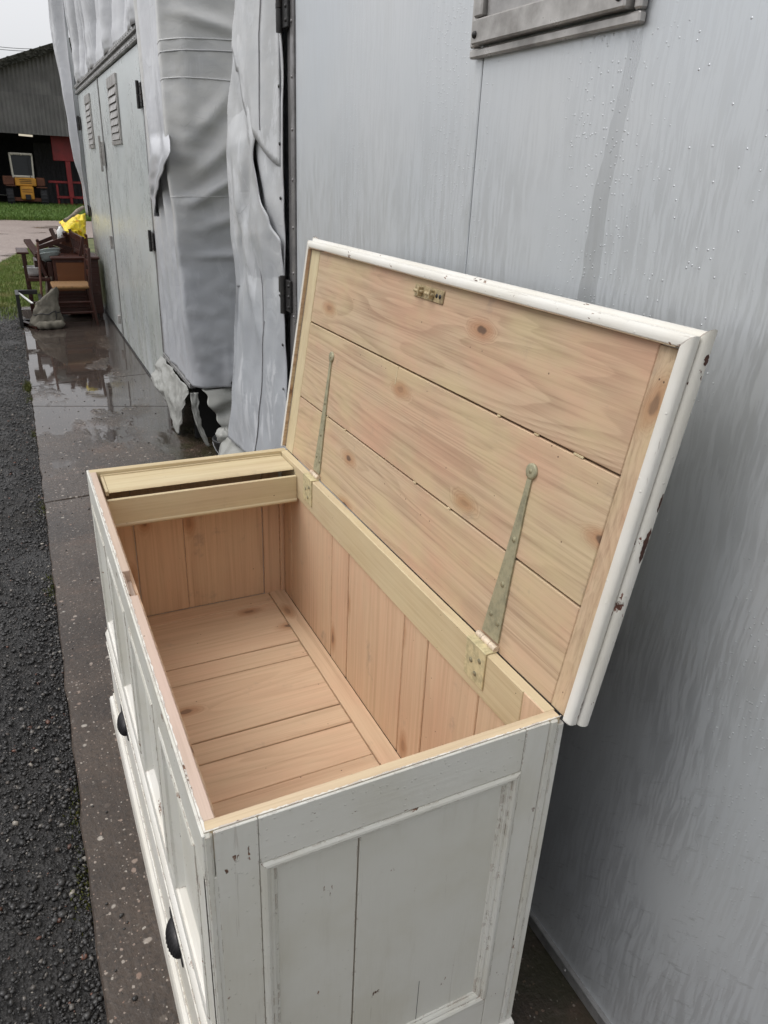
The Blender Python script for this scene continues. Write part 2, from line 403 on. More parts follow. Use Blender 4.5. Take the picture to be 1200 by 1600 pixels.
def tarpmat(name, base, dirt_and_shade, lines=(), streakc=(.72, .73, .76), streak=.5):
    t = NT(name); c = t.coord(False); xyz = t.sep(c)
    k = t.mix(t.ramp(t.noise(c, 2.0, 4, .6), .3, .7), base, tuple(x * .90 for x in base))
    sm = t.ramp(t.noise(t.scale(c, (5, 5, 14)), 1.0, 5, .62), .40, .75)
    k = t.mix(t.math('MULTIPLY', sm, .35), k, dirt_and_shade)
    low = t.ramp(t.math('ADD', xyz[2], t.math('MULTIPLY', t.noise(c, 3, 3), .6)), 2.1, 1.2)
    k = t.mix(t.math('MULTIPLY', low, .75), k, dirt_and_shade)  # lower half: grime plus part of its dimmer light, both put into colour
    lm = t.math('MULTIPLY', t.ramp(t.noise(t.scale(c, (8, 8, 2.6)), 1.0, 6, .72, .8), .53, .57), t.ramp(t.noise(c, 2.6, 3), .40, .62))
    k = t.mix(t.math('MULTIPLY', lm, streak), k, streakc)
    crk = t.vor(t.scale(c, (1, 1, .6)), 7, 'DISTANCE_TO_EDGE')
    cr = t.math('MULTIPLY', t.ramp(crk.outputs['Distance'], .012, .004), t.ramp(t.noise(c, 3.1, 2), .55, .62))
    k = t.mix(t.math('MULTIPLY', cr, .35), k, tuple(x * .5 for x in base))
    wv = t.n('ShaderNodeVectorMath', operation='ADD'); t.L(c, wv.inputs[0]); wb = t.n('ShaderNodeCombineXYZ'); w0 = t.noise(c, 3.5, 3)
    t.L(t.math('MULTIPLY', w0, .35), wb.inputs[1]); t.L(t.math('MULTIPLY', t.noise(c, 2.7, 3), .35), wb.inputs[2]); t.L(wb.outputs[0], wv.inputs[1])
    fold = t.vor(t.scale(wv.outputs[0], (1, 1, .55)), 4.2, 'DISTANCE_TO_EDGE'); f2 = t.vor(t.scale(wv.outputs[0], (1, 1, 1.4)), 9.5, 'DISTANCE_TO_EDGE')
    nr = t.bump(t.ramp(fold.outputs['Distance'], 0, .16), .10, .012)
    nr = t.bump(t.math('MULTIPLY', t.ramp(f2.outputs['Distance'], 0, .09), t.ramp(w0, .48, .62)), .08, .006, nr)
    nr = t.bump(t.noise(c, 9, 5, .6), .18, .02, nr)
    nr = t.bump(t.noise(t.scale(c, (25, 25, 60)), 1.0, 3), .10, .003, nr)
    return t.done(k, t.ramp(lm, 0, 1, .30, .5), nr, spec=.4)
M['tarp'] = tarpmat('grey_tarpaulin', (.58, .575, .56), (.36, .375, .41), streak=.12)
M['tarp2'] = tarpmat('blue_grey_tarpaulin', (.52, .525, .53), (.38, .40, .43), streak=.6, streakc=(.64, .65, .67))
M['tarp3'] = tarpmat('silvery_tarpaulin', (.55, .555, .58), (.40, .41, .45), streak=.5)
M['skirt'] = tarpmat('torn_white_sheeting', (.34, .34, .32), (.25, .25, .23), streak=.25, streakc=(.5, .5, .48))
M['welt'] = NT('tarp_welt').done((.30, .30, .31), .6)
M['weltpale'] = NT('tarp_welt_pale').done((.62, .62, .62), .5)

def concrete():
    t = NT('wet_concrete'); c = t.coord(False); xyz = t.sep(c)
    n1 = t.noise(c, 3.0, 5, .6); n2 = t.noise(c, 90, 4, .6); n3 = t.noise(c, 22, 4, .6)
    base = t.mix(t.ramp(n1, .3, .7), (.036, .0255, .019), (.070, .050, .037))
    base = t.mix(t.math('MULTIPLY', t.ramp(n2, .45, .7), .6), base, (.017, .014, .012))
    for scl, thr, d0, d1 in ((32, .62, .30, .18), (75, .70, .33, .2), (150, .72, .36, .22)):
        wv = t.n('ShaderNodeVectorMath', operation='ADD'); t.L(c, wv.inputs[0])
        cb = t.n('ShaderNodeCombineXYZ'); t.L(t.math('MULTIPLY', n3, .02), cb.inputs[0]); t.L(t.math('MULTIPLY', n2, .01), cb.inputs[1]); t.L(cb.outputs[0], wv.inputs[1])
        v = t.vor(wv.outputs[0], scl); cc = t.sep(v.outputs['Color'])
        k = t.math('MULTIPLY', t.ramp(v.outputs['Distance'], d0, d1), t.math('GREATER_THAN', cc[0], thr + .04))
        agg = t.mix(cc[1], (.36, .33, .29), (.20, .12, .085))
        base = t.mix(t.math('MULTIPLY', k, t.ramp(cc[2], 0, 1, .15, .85)), base, agg)
    # rusty mud wash and moss by the box wall
    mud = t.ramp(t.noise(t.scale(c, (1.2, 2.2, 1)), 1.6, 4, .6), .56, .70)
    base = t.mix(t.math('MULTIPLY', mud, .5), base, (.105, .060, .038))
    moss = t.math('MULTIPLY', t.ramp(xyz[0], .52, .66), t.ramp(t.noise(c, 7, 5, .65), .35, .62))
    moss = t.math('MULTIPLY', moss, t.ramp(xyz[1], 5.2, 3.5))
    base = t.mix(t.math('MULTIPLY', moss, .8), base, (.028, .027, .012))
    # standing water: flat and glossy in the low far half
    pw = t.math('ADD', t.noise(t.scale(c, (2.0, .8, 1)), 1.3, 4, .55), t.ramp(xyz[1], 1.9, 5.6, -.24, .17))
    pw = t.math('SUBTRACT', pw, t.math('MULTIPLY', t.ramp(xyz[1], 8.0, 9.5), .2))
    pud = t.ramp(pw, .50, .60)
    base = t.mix(t.math('MULTIPLY', pud, .55), base, (.040, .034, .032))
    edgey = t.ramp(xyz[1], .5, 3.2, .52, .24)
    rough = t.mix(pud, t.math('ADD', edgey, t.math('MULTIPLY', t.math('SUBTRACT', n3, .5), .25)), (.035,)*3)
    h = t.math('ADD', t.math('MULTIPLY', n2, .6), t.math('MULTIPLY', n3, 1.0))
    h = t.math('MULTIPLY', h, t.math('SUBTRACT', 1.0, pud))
    nr = t.bump(h, .55, .006)
    nr2 = t.bump(t.noise(t.scale(c, (6, 14, 1)), 1.0, 3), .015, .02, nr)
    return t.done(base, rough, nr2, spec=.45)
M['concrete'] = concrete()

def tarmac():
    t = NT('coarse_black_tarmac'); c = t.coord(False); xyz = t.sep(c)
    n = t.noise(c, 60, 5, .7); n1 = t.noise(c, 2.2, 4)
    v = t.vor(c, 120); cc = t.sep(v.outputs['Color'])
    k = t.mix(t.ramp(n, .35, .7), (.016, .015, .015), (.050, .047, .045))
    k = t.mix(t.math('MULTIPLY', t.math('GREATER_THAN', cc[0], .9), t.ramp(v.outputs['Distance'], .4, .2)), k, (.20, .18, .16))
    k = t.mix(t.ramp(n1, .5, .75), k, (.022, .018, .014))
    return t.done(k, .5, t.bump(t.math('ADD', n, v.outputs['Distance']), .9, .012), spec=.45)
M['tarmac'] = tarmac()
def stone_mat():
    t = NT('loose_wet_stone')
    at_ = t.n('ShaderNodeAttribute'); at_.attribute_name = 'tint'
    c = t.coord(False); n = t.noise(c, 160, 3)
    k = t.mix(t.math('MULTIPLY', t.ramp(n, .3, .7), .4), at_.outputs['Color'], (.015, .014, .013))
    return t.done(k, .38, t.bump(n, .4, .002), spec=.5)
M['stone'] = stone_mat()
def soil(name, a, b, scale=8, rough=.6):
    t = NT(name); c = t.coord(False); n = t.noise(c, scale, 6, .65); n2 = t.noise(c, scale * .12, 4)
    k = t.mix(t.ramp(n, .3, .7), a, b); k = t.mix(t.ramp(n2, .4, .65), k, tuple(x * .75 for x in a))
    return t.done(k, rough, t.bump(n, .5, .02))
M['turf'] = soil('turf_soil', (.070, .085, .022), (.12, .125, .04), 10, .8)
def roadmat():
    t = NT('muddy_track'); c = t.coord(False)
    n = t.noise(t.scale(c, (.8, .8, 1)), .9, 5, .6); n2 = t.noise(c, 14, 5, .7)
    k = t.mix(t.ramp(n2, .3, .7), (.19, .145, .125), (.30, .245, .215))
    k = t.mix(t.math('MULTIPLY', t.ramp(n, .40, .68), .35), k, (.17, .125, .11))
    pud = t.ramp(t.noise(t.scale(c, (.5, .6, 1)), 1.0, 4), .56, .66)
    return t.done(t.mix(t.math('MULTIPLY', pud, .4), k, (.10, .08, .07)), t.mix(pud, (.55,)*3, (.16,)*3), t.bump(t.math('MULTIPLY', n2, t.math('SUBTRACT', 1.0, pud)), .5, .02))
M['road'] = roadmat()
def bladem(name, a, b, cdry):
    t = NT(name); c = t.coord(False); n = t.noise(c, 3.0, 4); n2 = t.noise(c, 40, 2)
    k = t.mix(t.ramp(n2, .3, .7), a, b); k = t.mix(t.ramp(n, .52, .68), k, cdry)
    return t.done(k, .6, spec=.3)
M['grass'] = bladem('verge_grass', (.09, .14, .03), (.18, .23, .05), (.27, .25, .10))
M['grassfar'] = bladem('far_grass', (.06, .115, .022), (.125, .21, .035), (.14, .19, .045))
M['moss'] = bladem('moss', (.05, .06, .01), (.10, .10, .02), (.09, .10, .025))

def flat(name, col, rough=.6, var=.3, scale=12, metal_=0.0, bump=.3):
    t = NT(name); c = t.coord(True); n = t.noise(c, scale, 5, .65)
    return t.done(t.mix(t.ramp(n, .3, .7), col, tuple(x * (1 - var) for x in col)), rough, t.bump(n, bump, .01), metal_)
M['sheet'] = flat('grey_cladding', (.15, .147, .142), .75, .35, 1.2)
M['mossroof'] = flat('mossy_roof_edge', (.045, .045, .034), .9, .6, 5)
M['barnin'] = flat('barn_interior', (.07, .07, .074), .9)
M['red'] = flat('red_steel', (.25, .014, .016), .5, .35, 3)
M['yellow'] = flat('loader_yellow', (.55, .26, .025), .5, .3, 4)
M['rustbrown'] = flat('rusty_fender', (.13, .045, .022), .8, .4, 5)
M['cabwhite'] = flat('cab_white', (.50, .47, .40), .5, .2, 6)
M['tyre'] = flat('tyre_rubber', (.018, .018, .02), .8)
M['glass'] = NT('cab_glass').done((.03, .032, .036), .25, spec=.25)
M['mahog'] = wood('dark_mahogany', 'Z', (.042, .014, .010), (.018, .007, .005), (.06, .019, .011), (.035, .014, .010), .5, .2, knots=False, rough=.35, rings=8)
M['mahogY'] = wood('dark_mahogany_across', 'X', (.050, .016, .011), (.022, .009, .006), (.07, .021, .013), (.042, .016, .012), .5, .2, knots=False, rough=.32, rings=8)
M['oak'] = wood('orange_brown_oak', 'X', (.15, .055, .020), (.09, .032, .012), (.17, .06, .022), (.14, .06, .022), .5, .3, knots=False, rough=.45, rings=6, contrast=.4)
M['rush'] = flat('rush_seat', (.24, .125, .045), .8, .4, 40)
M['canvas'] = flat('dirty_canvas', (.16, .145, .115), .9, .5, 9, 0, .6)
M['blackpaint'] = flat('black_frame_paint', (.014, .013, .013), .4)
M['enamel'] = flat('grey_enamel', (.36, .41, .40), .25, .15, 8)
M['enamelin'] = flat('dull_zinc', (.20, .21, .20), .4, .2, 8)
M['whiteware'] = flat('white_basin', (.78, .78, .76), .25, .1, 8)
def yel():
    t = NT('yellow_sheet'); c = t.coord(True); n = t.noise(c, 9, 5, .65)
    return t.done(t.mix(t.ramp(n, .52, .66), (.80, .62, .015), (.72, .30, .01)), .45, t.bump(n, .4, .02))
M['yellowsheet'] = yel()
M['driftwood'] = flat('grey_driftwood', (.30, .25, .20), .8, .4, 20)
M['dirtblock'] = soil('damp_soil', (.035, .027, .017), (.07, .055, .035), 30, .7)
M['bucket'] = flat('black_plastic', (.012, .013, .014), .35)
M['wire'] = flat('wire_steel', (.35, .35, .36), .4, .1, 8, .6)
M['overhead'] = NT('overhead_cable').done((.05, .05, .055), .5)
lm = NT('strip_lamp'); lm.b.inputs['Emission Color'].default_value = (1, .9, .72, 1); lm.b.inputs['Emission Strength'].default_value = .55; M['lamp'] = lm.done((.7, .68, .6), .4)

# ------------------------------------------------------------------ ground, road, grass
def sheet_flat(name, pts, z, mat, sub=1):
    mb = MB(); mb.add([(x, y, z) for x, y in pts], [list(range(len(pts)))])
    return tag(obj(name, mb, mat), kind='structure')
CE = lambda y: -0.157 + 0.0149 * (y - .385)       # outer edge of the concrete walkway
sheet_flat('ground', [(-600, -600), (600, -600), (600, 900), (-600, 900)], -.034, M['turf'])
# old tarmac yard: a gently lumpy sheet
mb = MB()
def tf(s, t):
    x = -9 + 9.4 * (s ** .55); y = -6 + 15.6 * t
    x = min(x, CE(y) + .03)
    return (x, y, -.022 + .010 * mn.noise(Vector((x * 3.1, y * 3.1, 0))) + .006 * mn.noise(Vector((x * 9, y * 9, 3))))
mb.grid(120, 200, tf); tag(obj('yard', mb, M['tarmac']), kind='structure')

# concrete walkway: slabs, each with its own uneven edge
walk = bpy.data.objects.new('walkway', None); COL.objects.link(walk); tag(walk, kind='structure')
def slab(y0a, y0b, y1a, y1b, seed, x1=None, ztop=0.0):
    """y at outer / inner edge for both ends"""
    r = random.Random(seed); mb = MB(); N = 40; x1f = (lambda y: wx(y) + .55)
    out = []
    def edge_pts(ya, yb, rev=False):
        pts = []
        for i in range(13):
            s = i / 12; x = CE(ya) * (1 - s) + x1f(yb) * s; y = ya * (1 - s) + yb * s
            pts.append((x, y + .006 * mn.noise(Vector((x * 5, ya * 7, seed))) + .003 * mn.noise(Vector((x * 21, ya * 3, seed)))))
        return pts[::-1] if rev else pts
    p = edge_pts(y0a + .004, y0b + .004)
    for i in range(1, N):
        y = y0b + (y1b - y0b) * i / N; p.append((x1f(y), y))
    p += edge_pts(y1a - .004, y1b - .004, True)
    for i in range(1, N * 2):
        y = y1a + (y0a - y1a) * i / (N * 2)
        p.append((CE(y) + .010 * mn.noise(Vector((0, y * 6, 1))) + .006 * mn.noise(Vector((0, y * 25, 2))), y))
    n = len(p); cx = sum(a for a, b in p) / n; cy = sum(b for a, b in p) / n
    def ins(q, d):
        v = Vector((cx - q[0], cy - q[1])); return (q[0] + (d if q[0] < cx else -d), q[1] + (d if q[1] < cy else -d))
    top = [(*ins(q, .004), ztop) for q in p]; mid = [(*q, ztop - .006) for q in p]; bot = [(*q, ztop - .12) for q in p]
    mb.add(top + mid + bot, [list(range(n))] + [[i, (i+1) % n, n+(i+1) % n, n+i] for i in range(n)] + [[n+i, n+(i+1) % n, 2*n+(i+1) % n, 2*n+i] for i in range(n)])
    return obj('slab', mb, M['concrete'], walk)
slab(-3.0, -3.0, 3.19, 3.35, 1)
slab(3.19, 3.35, 5.02, 4.55, 2)
slab(5.02, 4.55, 5.58, 5.85, 3)
slab(5.58, 5.85, 9.45, 9.5, 4)
mb = MB(); mb.add([(-.1, -3, -.010), (1.6, -3, -.010), (1.6, 9.4, -.010), (.0, 9.4, -.010)], [[0, 1, 2, 3]])
tag(obj('soil', mb, M['dirtblock']), kind='structure')

# road beyond the furniture pile
mb = MB(); rp = [(-40, 12.2), (-6, 12.6), (-1.2, 13.4), (-.22, 14.3), (.0, 15.3), (.22, 16.3), (.5, 17.6), (1.2, 19.3), (3, 20.5), (12, 21.5), (40, 22), (40, 26.2), (12, 26.4), (3, 26.2), (0, 26), (-8, 26), (-40, 26)]
mb.add([(x, y, -.020) for x, y in rp], [list(range(len(rp)))]); tag(obj('road', mb, M['road']), kind='structure')

def blades(name, regions, mat, label=None):
    """joined grass blades: regions = (count, pt function, h0, h1, w)"""
    V = []; F = []; b = 0
    for cnt, fn, h0, h1, wd in regions:
        for _ in range(cnt):
            q = fn()
            if q is None: continue
            x, y, z = q; h = random.uniform(h0, h1); a = random.uniform(0, 6.283); l = random.uniform(.1, .7) * h; la = random.uniform(0, 6.283)
            dx, dy = math.cos(a) * wd, math.sin(a) * wd; lx, ly = math.cos(la) * l, math.sin(la) * l
            V += [(x - dx, y - dy, z), (x + dx, y + dy, z), (x + lx * .4 + dx * .7, y + ly * .4 + dy * .7, z + h * .6), (x + lx * .4 - dx * .7, y + ly * .4 - dy * .7, z + h * .6), (x + lx, y + ly, z + h * .9)]
            F += [(b, b+1, b+2, b+3), (b+3, b+2, b+4)]; b += 5
    me = bpy.data.meshes.new(name); me.from_pydata(V, [], F); me.materials.append(mat); me.update()
    o = bpy.data.objects.new(name, me); COL.objects.link(o); return tag(o, label, None, None, 'stuff')
def inpoly(x, y, P):
    c = False; j = len(P) - 1
    for i in range(len(P)):
        if (P[i][1] > y) != (P[j][1] > y) and x < (P[j][0]-P[i][0])*(y-P[i][1])/(P[j][1]-P[i][1])+P[i][0]: c = not c
        j = i
    return c
def near_verge():
    y = random.uniform(8.6, 17.5); x = random.uniform(-1.6, .75)
    if y < 9.6 and x > CE(y) - .01: return None
    if y < 9.6 and random.random() > (y - 8.5) / 1.0: return None
    if inpoly(x, y, rp): return None
    return (x, y, -.03)
blades('verge_grass', [(60000, near_verge, .02, .075, .004), (900, near_verge, .06, .14, .004)], M['grass'], 'patchy yellow green grass verge beside the walkway and muddy road')
def far_verge():
    y = 26.0 + 9.5 * random.random() ** 1.3; x = random.uniform(-2.5, 6)
    return (x, y, -.03)
blades('far_grass', [(42000, far_verge, .06, .20, .012)], M['grassfar'], 'green grass strip between the muddy road and the barn')
def edge_weeds():
    y = random.choice([5.55, 5.6, 5.3, 3.15, 8.2, 8.5, 2.3, 1.0, .75, 4.4]) + random.gauss(0, .06); x = CE(y) - abs(random.gauss(0, .018))
    return (x, y, -.02)
blades('edge_moss', [(1500, edge_weeds, .004, .016, .0022), (260, lambda: ((lambda y: (CE(y) - abs(random.gauss(0, .02)), y, -.015))(5.6 + random.gauss(0, .07))), .02, .05, .002)], M['moss'], 'small tufts of moss along the walkway edge')

# loose stones over the tarmac
def stones(name, n, fn, s0, s1, zf):
    t = (1 + 5 ** .5) / 2
    ico = np.array([(-1, t, 0), (1, t, 0), (-1, -t, 0), (1, -t, 0), (0, -1, t), (0, 1, t), (0, -1, -t), (0, 1, -t), (t, 0, -1), (t, 0, 1), (-t, 0, -1), (-t, 0, 1)]) / 1.9
    fi = np.array([(0,11,5),(0,5,1),(0,1,7),(0,7,10),(0,10,11),(1,5,9),(5,11,4),(11,10,2),(10,7,6),(7,1,8),(3,9,4),(3,4,2),(3,2,6),(3,6,8),(3,8,9),(4,9,5),(2,4,11),(6,2,10),(8,6,7),(9,8,1)])
    P = fn(n); n = len(P)
    size = s0 + (s1 - s0) * rng.random(n) ** 4.0
    sc3 = size[:, None] * np.stack([rng.uniform(.7, 1.3, n), rng.uniform(.6, 1.1, n), rng.uniform(.4, .8, n)], 1)
    an = rng.uniform(0, 6.283, n); ca, sa = np.cos(an), np.sin(an)
    v = ico[None] * (1 + rng.uniform(-.42, .34, (n, 12, 1))) * sc3[:, None]
    # tilt
    ti = rng.uniform(-.5, .5, n); ct, st = np.cos(ti)[:, None], np.sin(ti)[:, None]
    y2 = v[..., 1] * ct - v[..., 2] * st; z2 = v[..., 1] * st + v[..., 2] * ct; v[..., 1] = y2; v[..., 2] = z2
    x = v[..., 0] * ca[:, None] - v[..., 1] * sa[:, None]; y = v[..., 0] * sa[:, None] + v[..., 1] * ca[:, None]
    z = v[..., 2] + zf + size[:, None] * .15
    V = np.stack([x + P[:, :1], y + P[:, 1:2], z], -1).reshape(-1, 3)
    Fa = (fi[None] + (np.arange(n) * 12)[:, None, None]).reshape(-1, 3)
    me = bpy.data.meshes.new(name); me.vertices.add(len(V)); me.vertices.foreach_set('co', V.ravel())
    me.loops.add(Fa.size); me.loops.foreach_set('vertex_index', Fa.ravel().astype(np.int32))
    me.polygons.add(len(Fa)); me.polygons.foreach_set('loop_start', np.arange(0, Fa.size, 3, dtype=np.int32))
    me.update(calc_edges=True)
    me.validate()
    tint = np.tile(np.array([.030, .028, .027]), (n, 1)) * rng.uniform(.30, 1.25, (n, 1))
    sel = rng.random(n)
    for lo, hi, cset in ((.0, .045, (.15, .135, .12)), (.045, .06, (.13, .055, .035)), (.06, .074, (.30, .27, .23)), (.074, .10, (.075, .06, .05))):
        k = (sel >= lo) & (sel < hi); tint[k] = np.array(cset) * rng.uniform(.6, 1.2, (k.sum(), 1))
    ca_ = me.color_attributes.new('tint', 'FLOAT_COLOR', 'POINT')
    ca_.data.foreach_set('color', np.concatenate([np.repeat(tint, 12, 0), np.ones((n * 12, 1))], 1).astype(np.float32).ravel())
    me.materials.append(M['stone']); o = bpy.data.objects.new(name, me); COL.objects.link(o)
    return tag(o, 'loose black and brown stones covering the tarmac yard', None, None, 'stuff')
def gp(n):
    y = rng.uniform(.0, 9.3, n) ; y = .05 + (y / 9.3) ** 1.25 * 9.2
    x = CE(y) - .004 - rng.random(n) ** 1.6 * 1.3
    k = (rng.random(n) < np.clip(1.3 - (y - 7.6) * .7, 0, 1)); return np.stack([x, y], 1)[k]
stones('loose_gravel', 62000, gp, .0022, .0095, -.018)
def dp(n):
    y = .1 + rng.random(n) ** 1.6 * 5.6; x = CE(y) + .02 + rng.random(n) * .85; return np.stack([x, y], 1)
o = stones('grit', 900, dp, .0012, .007, .0005); o['label'] = 'scattered grit and small stones lying on the wet concrete'

# ------------------------------------------------------------------ near box body (right)
def ypath(y): return wx(y)
nb = thing('box_trailer', (wx(1), 1.0, 0), 'grey box body with rain streaked side wall close behind the open chest', 'trailer')
def wallbox(mb, y0, y1, z0, z1, d0, d1, ch=.002):
    """a slab lying in the wall plane; d0, d1 = depth behind (+) or in front (-) of the wall face"""
    ang = math.atan(WS); Mx = Matrix.Rotation(-ang, 4, 'Z'); Mx.translation = Vector((wx(0), 0, 0))
    return mb.box(d0, d1, y0, y1, z0, z1, ch, Mx)
NB_TOP = 2.75
for (a, b) in ((-2.2, -.62), (-.616, .748), (.752, 1.868)):
    obj('wall_panel', wallbox(MB(), a, b, .035, NB_TOP, 0, .04), M['wall'], nb)
mb = MB(); wallbox(mb, -2.2, 1.868, .0, .036, -.006, .034); wallbox(mb, -2.2, 1.868, .036, .041, -.010, .006)
for i in range(28): 
    y = -2.1 + i * .145; p = Vector((wx(y) - .006, y, .02)); mb.lathe([(0.0045, 0), (.004, .0018), (.002, .003), (0, .0033)], p, 8, Matrix.Rotation(-math.pi/2, 4, 'Y'))
obj('bottom_rail', mb, M['rail'], nb)
mb = MB(); wallbox(mb, 1.872, 1.905, .0, NB_TOP, -.006, .03); wallbox(mb, 1.909, 1.962, .0, NB_TOP, .004, .04)
for i in range(18):
    y = 1.888; p = Vector((wx(y) - .006, y, .08 + i * .15)); mb.lathe([(0.0055, 0), (.005, .002), (.0025, .0035), (0, .0038)], p, 8, Matrix.Rotation(-math.pi/2, 4, 'Y'))
obj('corner_post', mb, M['post'], nb)
mb = MB(); wallbox(mb, -2.2, 1.96, NB_TOP, NB_TOP + .05, -.01, 2.3); wallbox(mb, 1.90, 2.55, .36, NB_TOP, .05, 2.2); wallbox(mb, -2.2, -2.16, .03, NB_TOP, .05, 2.2); wallbox(mb, -2.2, 1.9, .03, NB_TOP, 2.16, 2.2)
obj('body', mb, M['wall'], nb)
def hinge(parent, y0, y1, z0, z1, mat=None):
    mb = MB(); ym = (y0 + y1) / 2; zh = (z1 - z0)
    wallbox(mb, ym + .006, y1, z0 + zh * .02, z0 + zh * .47, -.020, -.007)
    wallbox(mb, ym + .006, y1, z0 + zh * .52, z0 + zh * .98, -.020, -.007)
    wallbox(mb, y0, ym - .006, z0 + zh * .05, z0 + zh * .95, -.016, -.0065)
    h = obj('hinge', mb, mat or M['hingeblack'], parent)
    x = wx(ym) - .022
    for a, b in ((z0 - .004, z0 + zh * .49), (z0 + zh * .51, z1 + .006)): obj('knuckle', MB().tube([(x, ym, a), (x, ym, b)], .011, 10), M['hingeblack'], h)
    for f in (.2, .5, .8):
        y = y0 + .012; obj('bolt', MB().lathe([(.006, 0), (.005, .004), (0, .005)], (wx(y) - .016, y, z0 + zh * f), 8, Matrix.Rotation(-math.pi/2, 4, 'Y')), M['hingeblack'], h)
hinge(nb, 1.90, 2.02, 1.135, 1.258); hinge(nb, 1.90, 2.02, 2.01, 2.133)
# vent window high on the wall
vt = MB(); y0, y1, z0, z1 = .304, .778, 1.818, 2.25
for a in ((y0, y1, z0, z0 + .016), (y0, y1, z1 - .016, z1), (y0, y0 + .016, z0 + .018, z1 - .018), (y1 - .016, y1, z0 + .018, z1 - .018)):
    wallbox(vt, *a, -.016, -.001, .003)
vent = obj('vent', vt, M['alu'], nb)
f2 = MB()
wallbox(f2, y0 + .022, y1 - .022, z0 + .02, z0 + .062, -.028, -.004, .003)
wallbox(f2, y0 + .022, y0 + .05, z0 + .065, z1 - .02, -.026, -.004, .003); wallbox(f2, y1 - .05, y1 - .022, z0 + .065, z1 - .02, -.026, -.004, .003)
wallbox(f2, y0 + .022, y1 - .022, z1 - .06, z1 - .02, -.026, -.004, .003)
obj('vent_frame', f2, M['alu'], vent)
f3 = MB(); Mx = Matrix.Translation((0, 0, 0))
f3.prism([(-.012, z0 + .062), (-.004, z0 + .062), (-.004, z1 - .07), (-.022, z1 - .07)], lambda p, t: Vector((wx(.5) + p[0], y0 + .055 + (y1 - y0 - .11) * t, p[1])))
obj('vent_flap', f3, flat('wet_zinc', (.40, .385, .375), .3, .35, 9, .5), vent)
for yy in (y0 + .036, y1 - .036):
    obj('vent_screw', MB().lathe([(.007, 0), (.006, .003), (.003, .005), (0, .0055)], (wx(yy) - .028, yy, z0 + .036), 10, Matrix.Rotation(-math.pi/2, 4, 'Y')), M['hingeblack'], vent)

# ------------------------------------------------------------------ far box body
fb = thing('box_trailer', (wx(7), 7.0, 0), 'pale grey box body with double doors, standing beyond the draped gap', 'trailer')
fdoor = []
for (a, b) in ((4.92, 7.285), (7.305, 9.36)):
    fdoor.append(obj('door', wallbox(MB(), a, b, .015, 2.312, 0, .05, .004), M['doorpaint'], fb))
mb = MB(); wallbox(mb, 7.27, 7.285 + .03, .02, 2.31, -.008, -.0005, .002); obj('door_strip', mb, M['rail'], fb)
mb = MB(); wallbox(mb, 4.80, 9.42, 2.318, 2.345, -.022, .05); wallbox(mb, 4.80, 9.42, 2.372, 2.405, -.024, .05)
wallbox(mb, 4.80, 9.42, 2.345, 2.372, -.004, .05)
for i in range(56):
    for zz, of in ((2.331, -.022), (2.388, -.024)):
        y = 4.85 + i * .0815 + (0 if zz < 2.35 else .03); mb.lathe([(.007, 0), (.006, .003), (0, .005)], (wx(y) + of, y, zz), 6, Matrix.Rotation(-math.pi/2, 4, 'Y'))
obj('top_rail', mb, M['rail'], fb)
mb = MB(); wallbox(mb, 4.80, 9.42, .0, .012, -.01, .05); obj('bottom_rail', mb, M['hingeblack'], fb)
mb = MB(); wallbox(mb, 4.80, 4.905, .02, 2.316, 0, .05); obj('door_jamb', mb, M['post'], fb)
mb = MB(); wallbox(mb, 9.37, 9.42, .02, 2.316, 0, .05); obj('door_jamb', mb, M['post'], fb)
mb = MB(); wallbox(mb, 3.85, 9.40, .35, 3.4, .06, 2.3); obj('body', mb, M['doorpaint'], fb)
for (a, b, c) in ((6.02, 6.56, 0), (8.06, 8.54, 1)):
    z0, z1 = 1.76, 2.245; v = MB()
    wallbox(v, a, b, z1 - .075, z1, -.016, 0); wallbox(v, a, b, z0, z0 + .03, -.016, 0)
    wallbox(v, a, a + .04, z0 + .032, z1 - .077, -.014, 0); wallbox(v, b - .04, b, z0 + .032, z1 - .077, -.014, 0)
    wallbox(v, a + .041, b - .041, z0 + .031, z1 - .076, -.002, .0005)
    vo = obj('louvre_vent', v, M['alu'], fb)
    n = 7; hz = (z1 - .082 - z0 - .035) / n
    for k in range(n):
        s = MB(); zz = z0 + .035 + k * hz
        s.prism([(-.020, zz), (-.015, zz), (-.0035, zz + hz * .86), (-.0085, zz + hz * .90)], lambda p, t: Vector((wx(a) + (wx(b) - wx(a)) * t + p[0], a + .045 + (b - a - .09) * t, p[1])))
        obj('slat', s, M['alu'], vo)
hinge(fb, 4.84, 5.00, 1.95, 2.10); hinge(fb, 4.84, 5.00, 1.07, 1.20)
hinge(fb, 9.28, 9.46, 1.96, 2.10); hinge(fb, 9.28, 9.46, 1.04, 1.16)
mb = MB(); wallbox(mb, 7.22, 7.30, 1.60, 1.80, -.03, -.009); wallbox(mb, 7.255, 7.275, 1.55, 1.85, -.05, -.031); obj('latch', mb, M['alu'], fb)
mb = MB(); wallbox(mb, 7.32, 7.38, .86, .98, -.03, -.009); obj('latch', mb, M['alu'], fb)
mb = MB(); wallbox(mb, 7.32, 7.38, .14, .22, -.03, -.009); obj('latch', mb, M['alu'], fb)

# ------------------------------------------------------------------ tarpaulins
def interp(tab, x):
    if x <= tab[0][0]: return tab[0][1]
    for (a, fa), (b, fb_) in zip(tab, tab[1:]):
        if x <= b:
            s = (x - a) / (b - a); s = s * s * (3 - 2 * s); return fa + (fb_ - fa) * s
    return tab[-1][1]
N3 = lambda a, b, c=0: mn.noise(Vector((a, b, c)))
def ridge(d, wdt): return math.exp(-(d / wdt) ** 2)
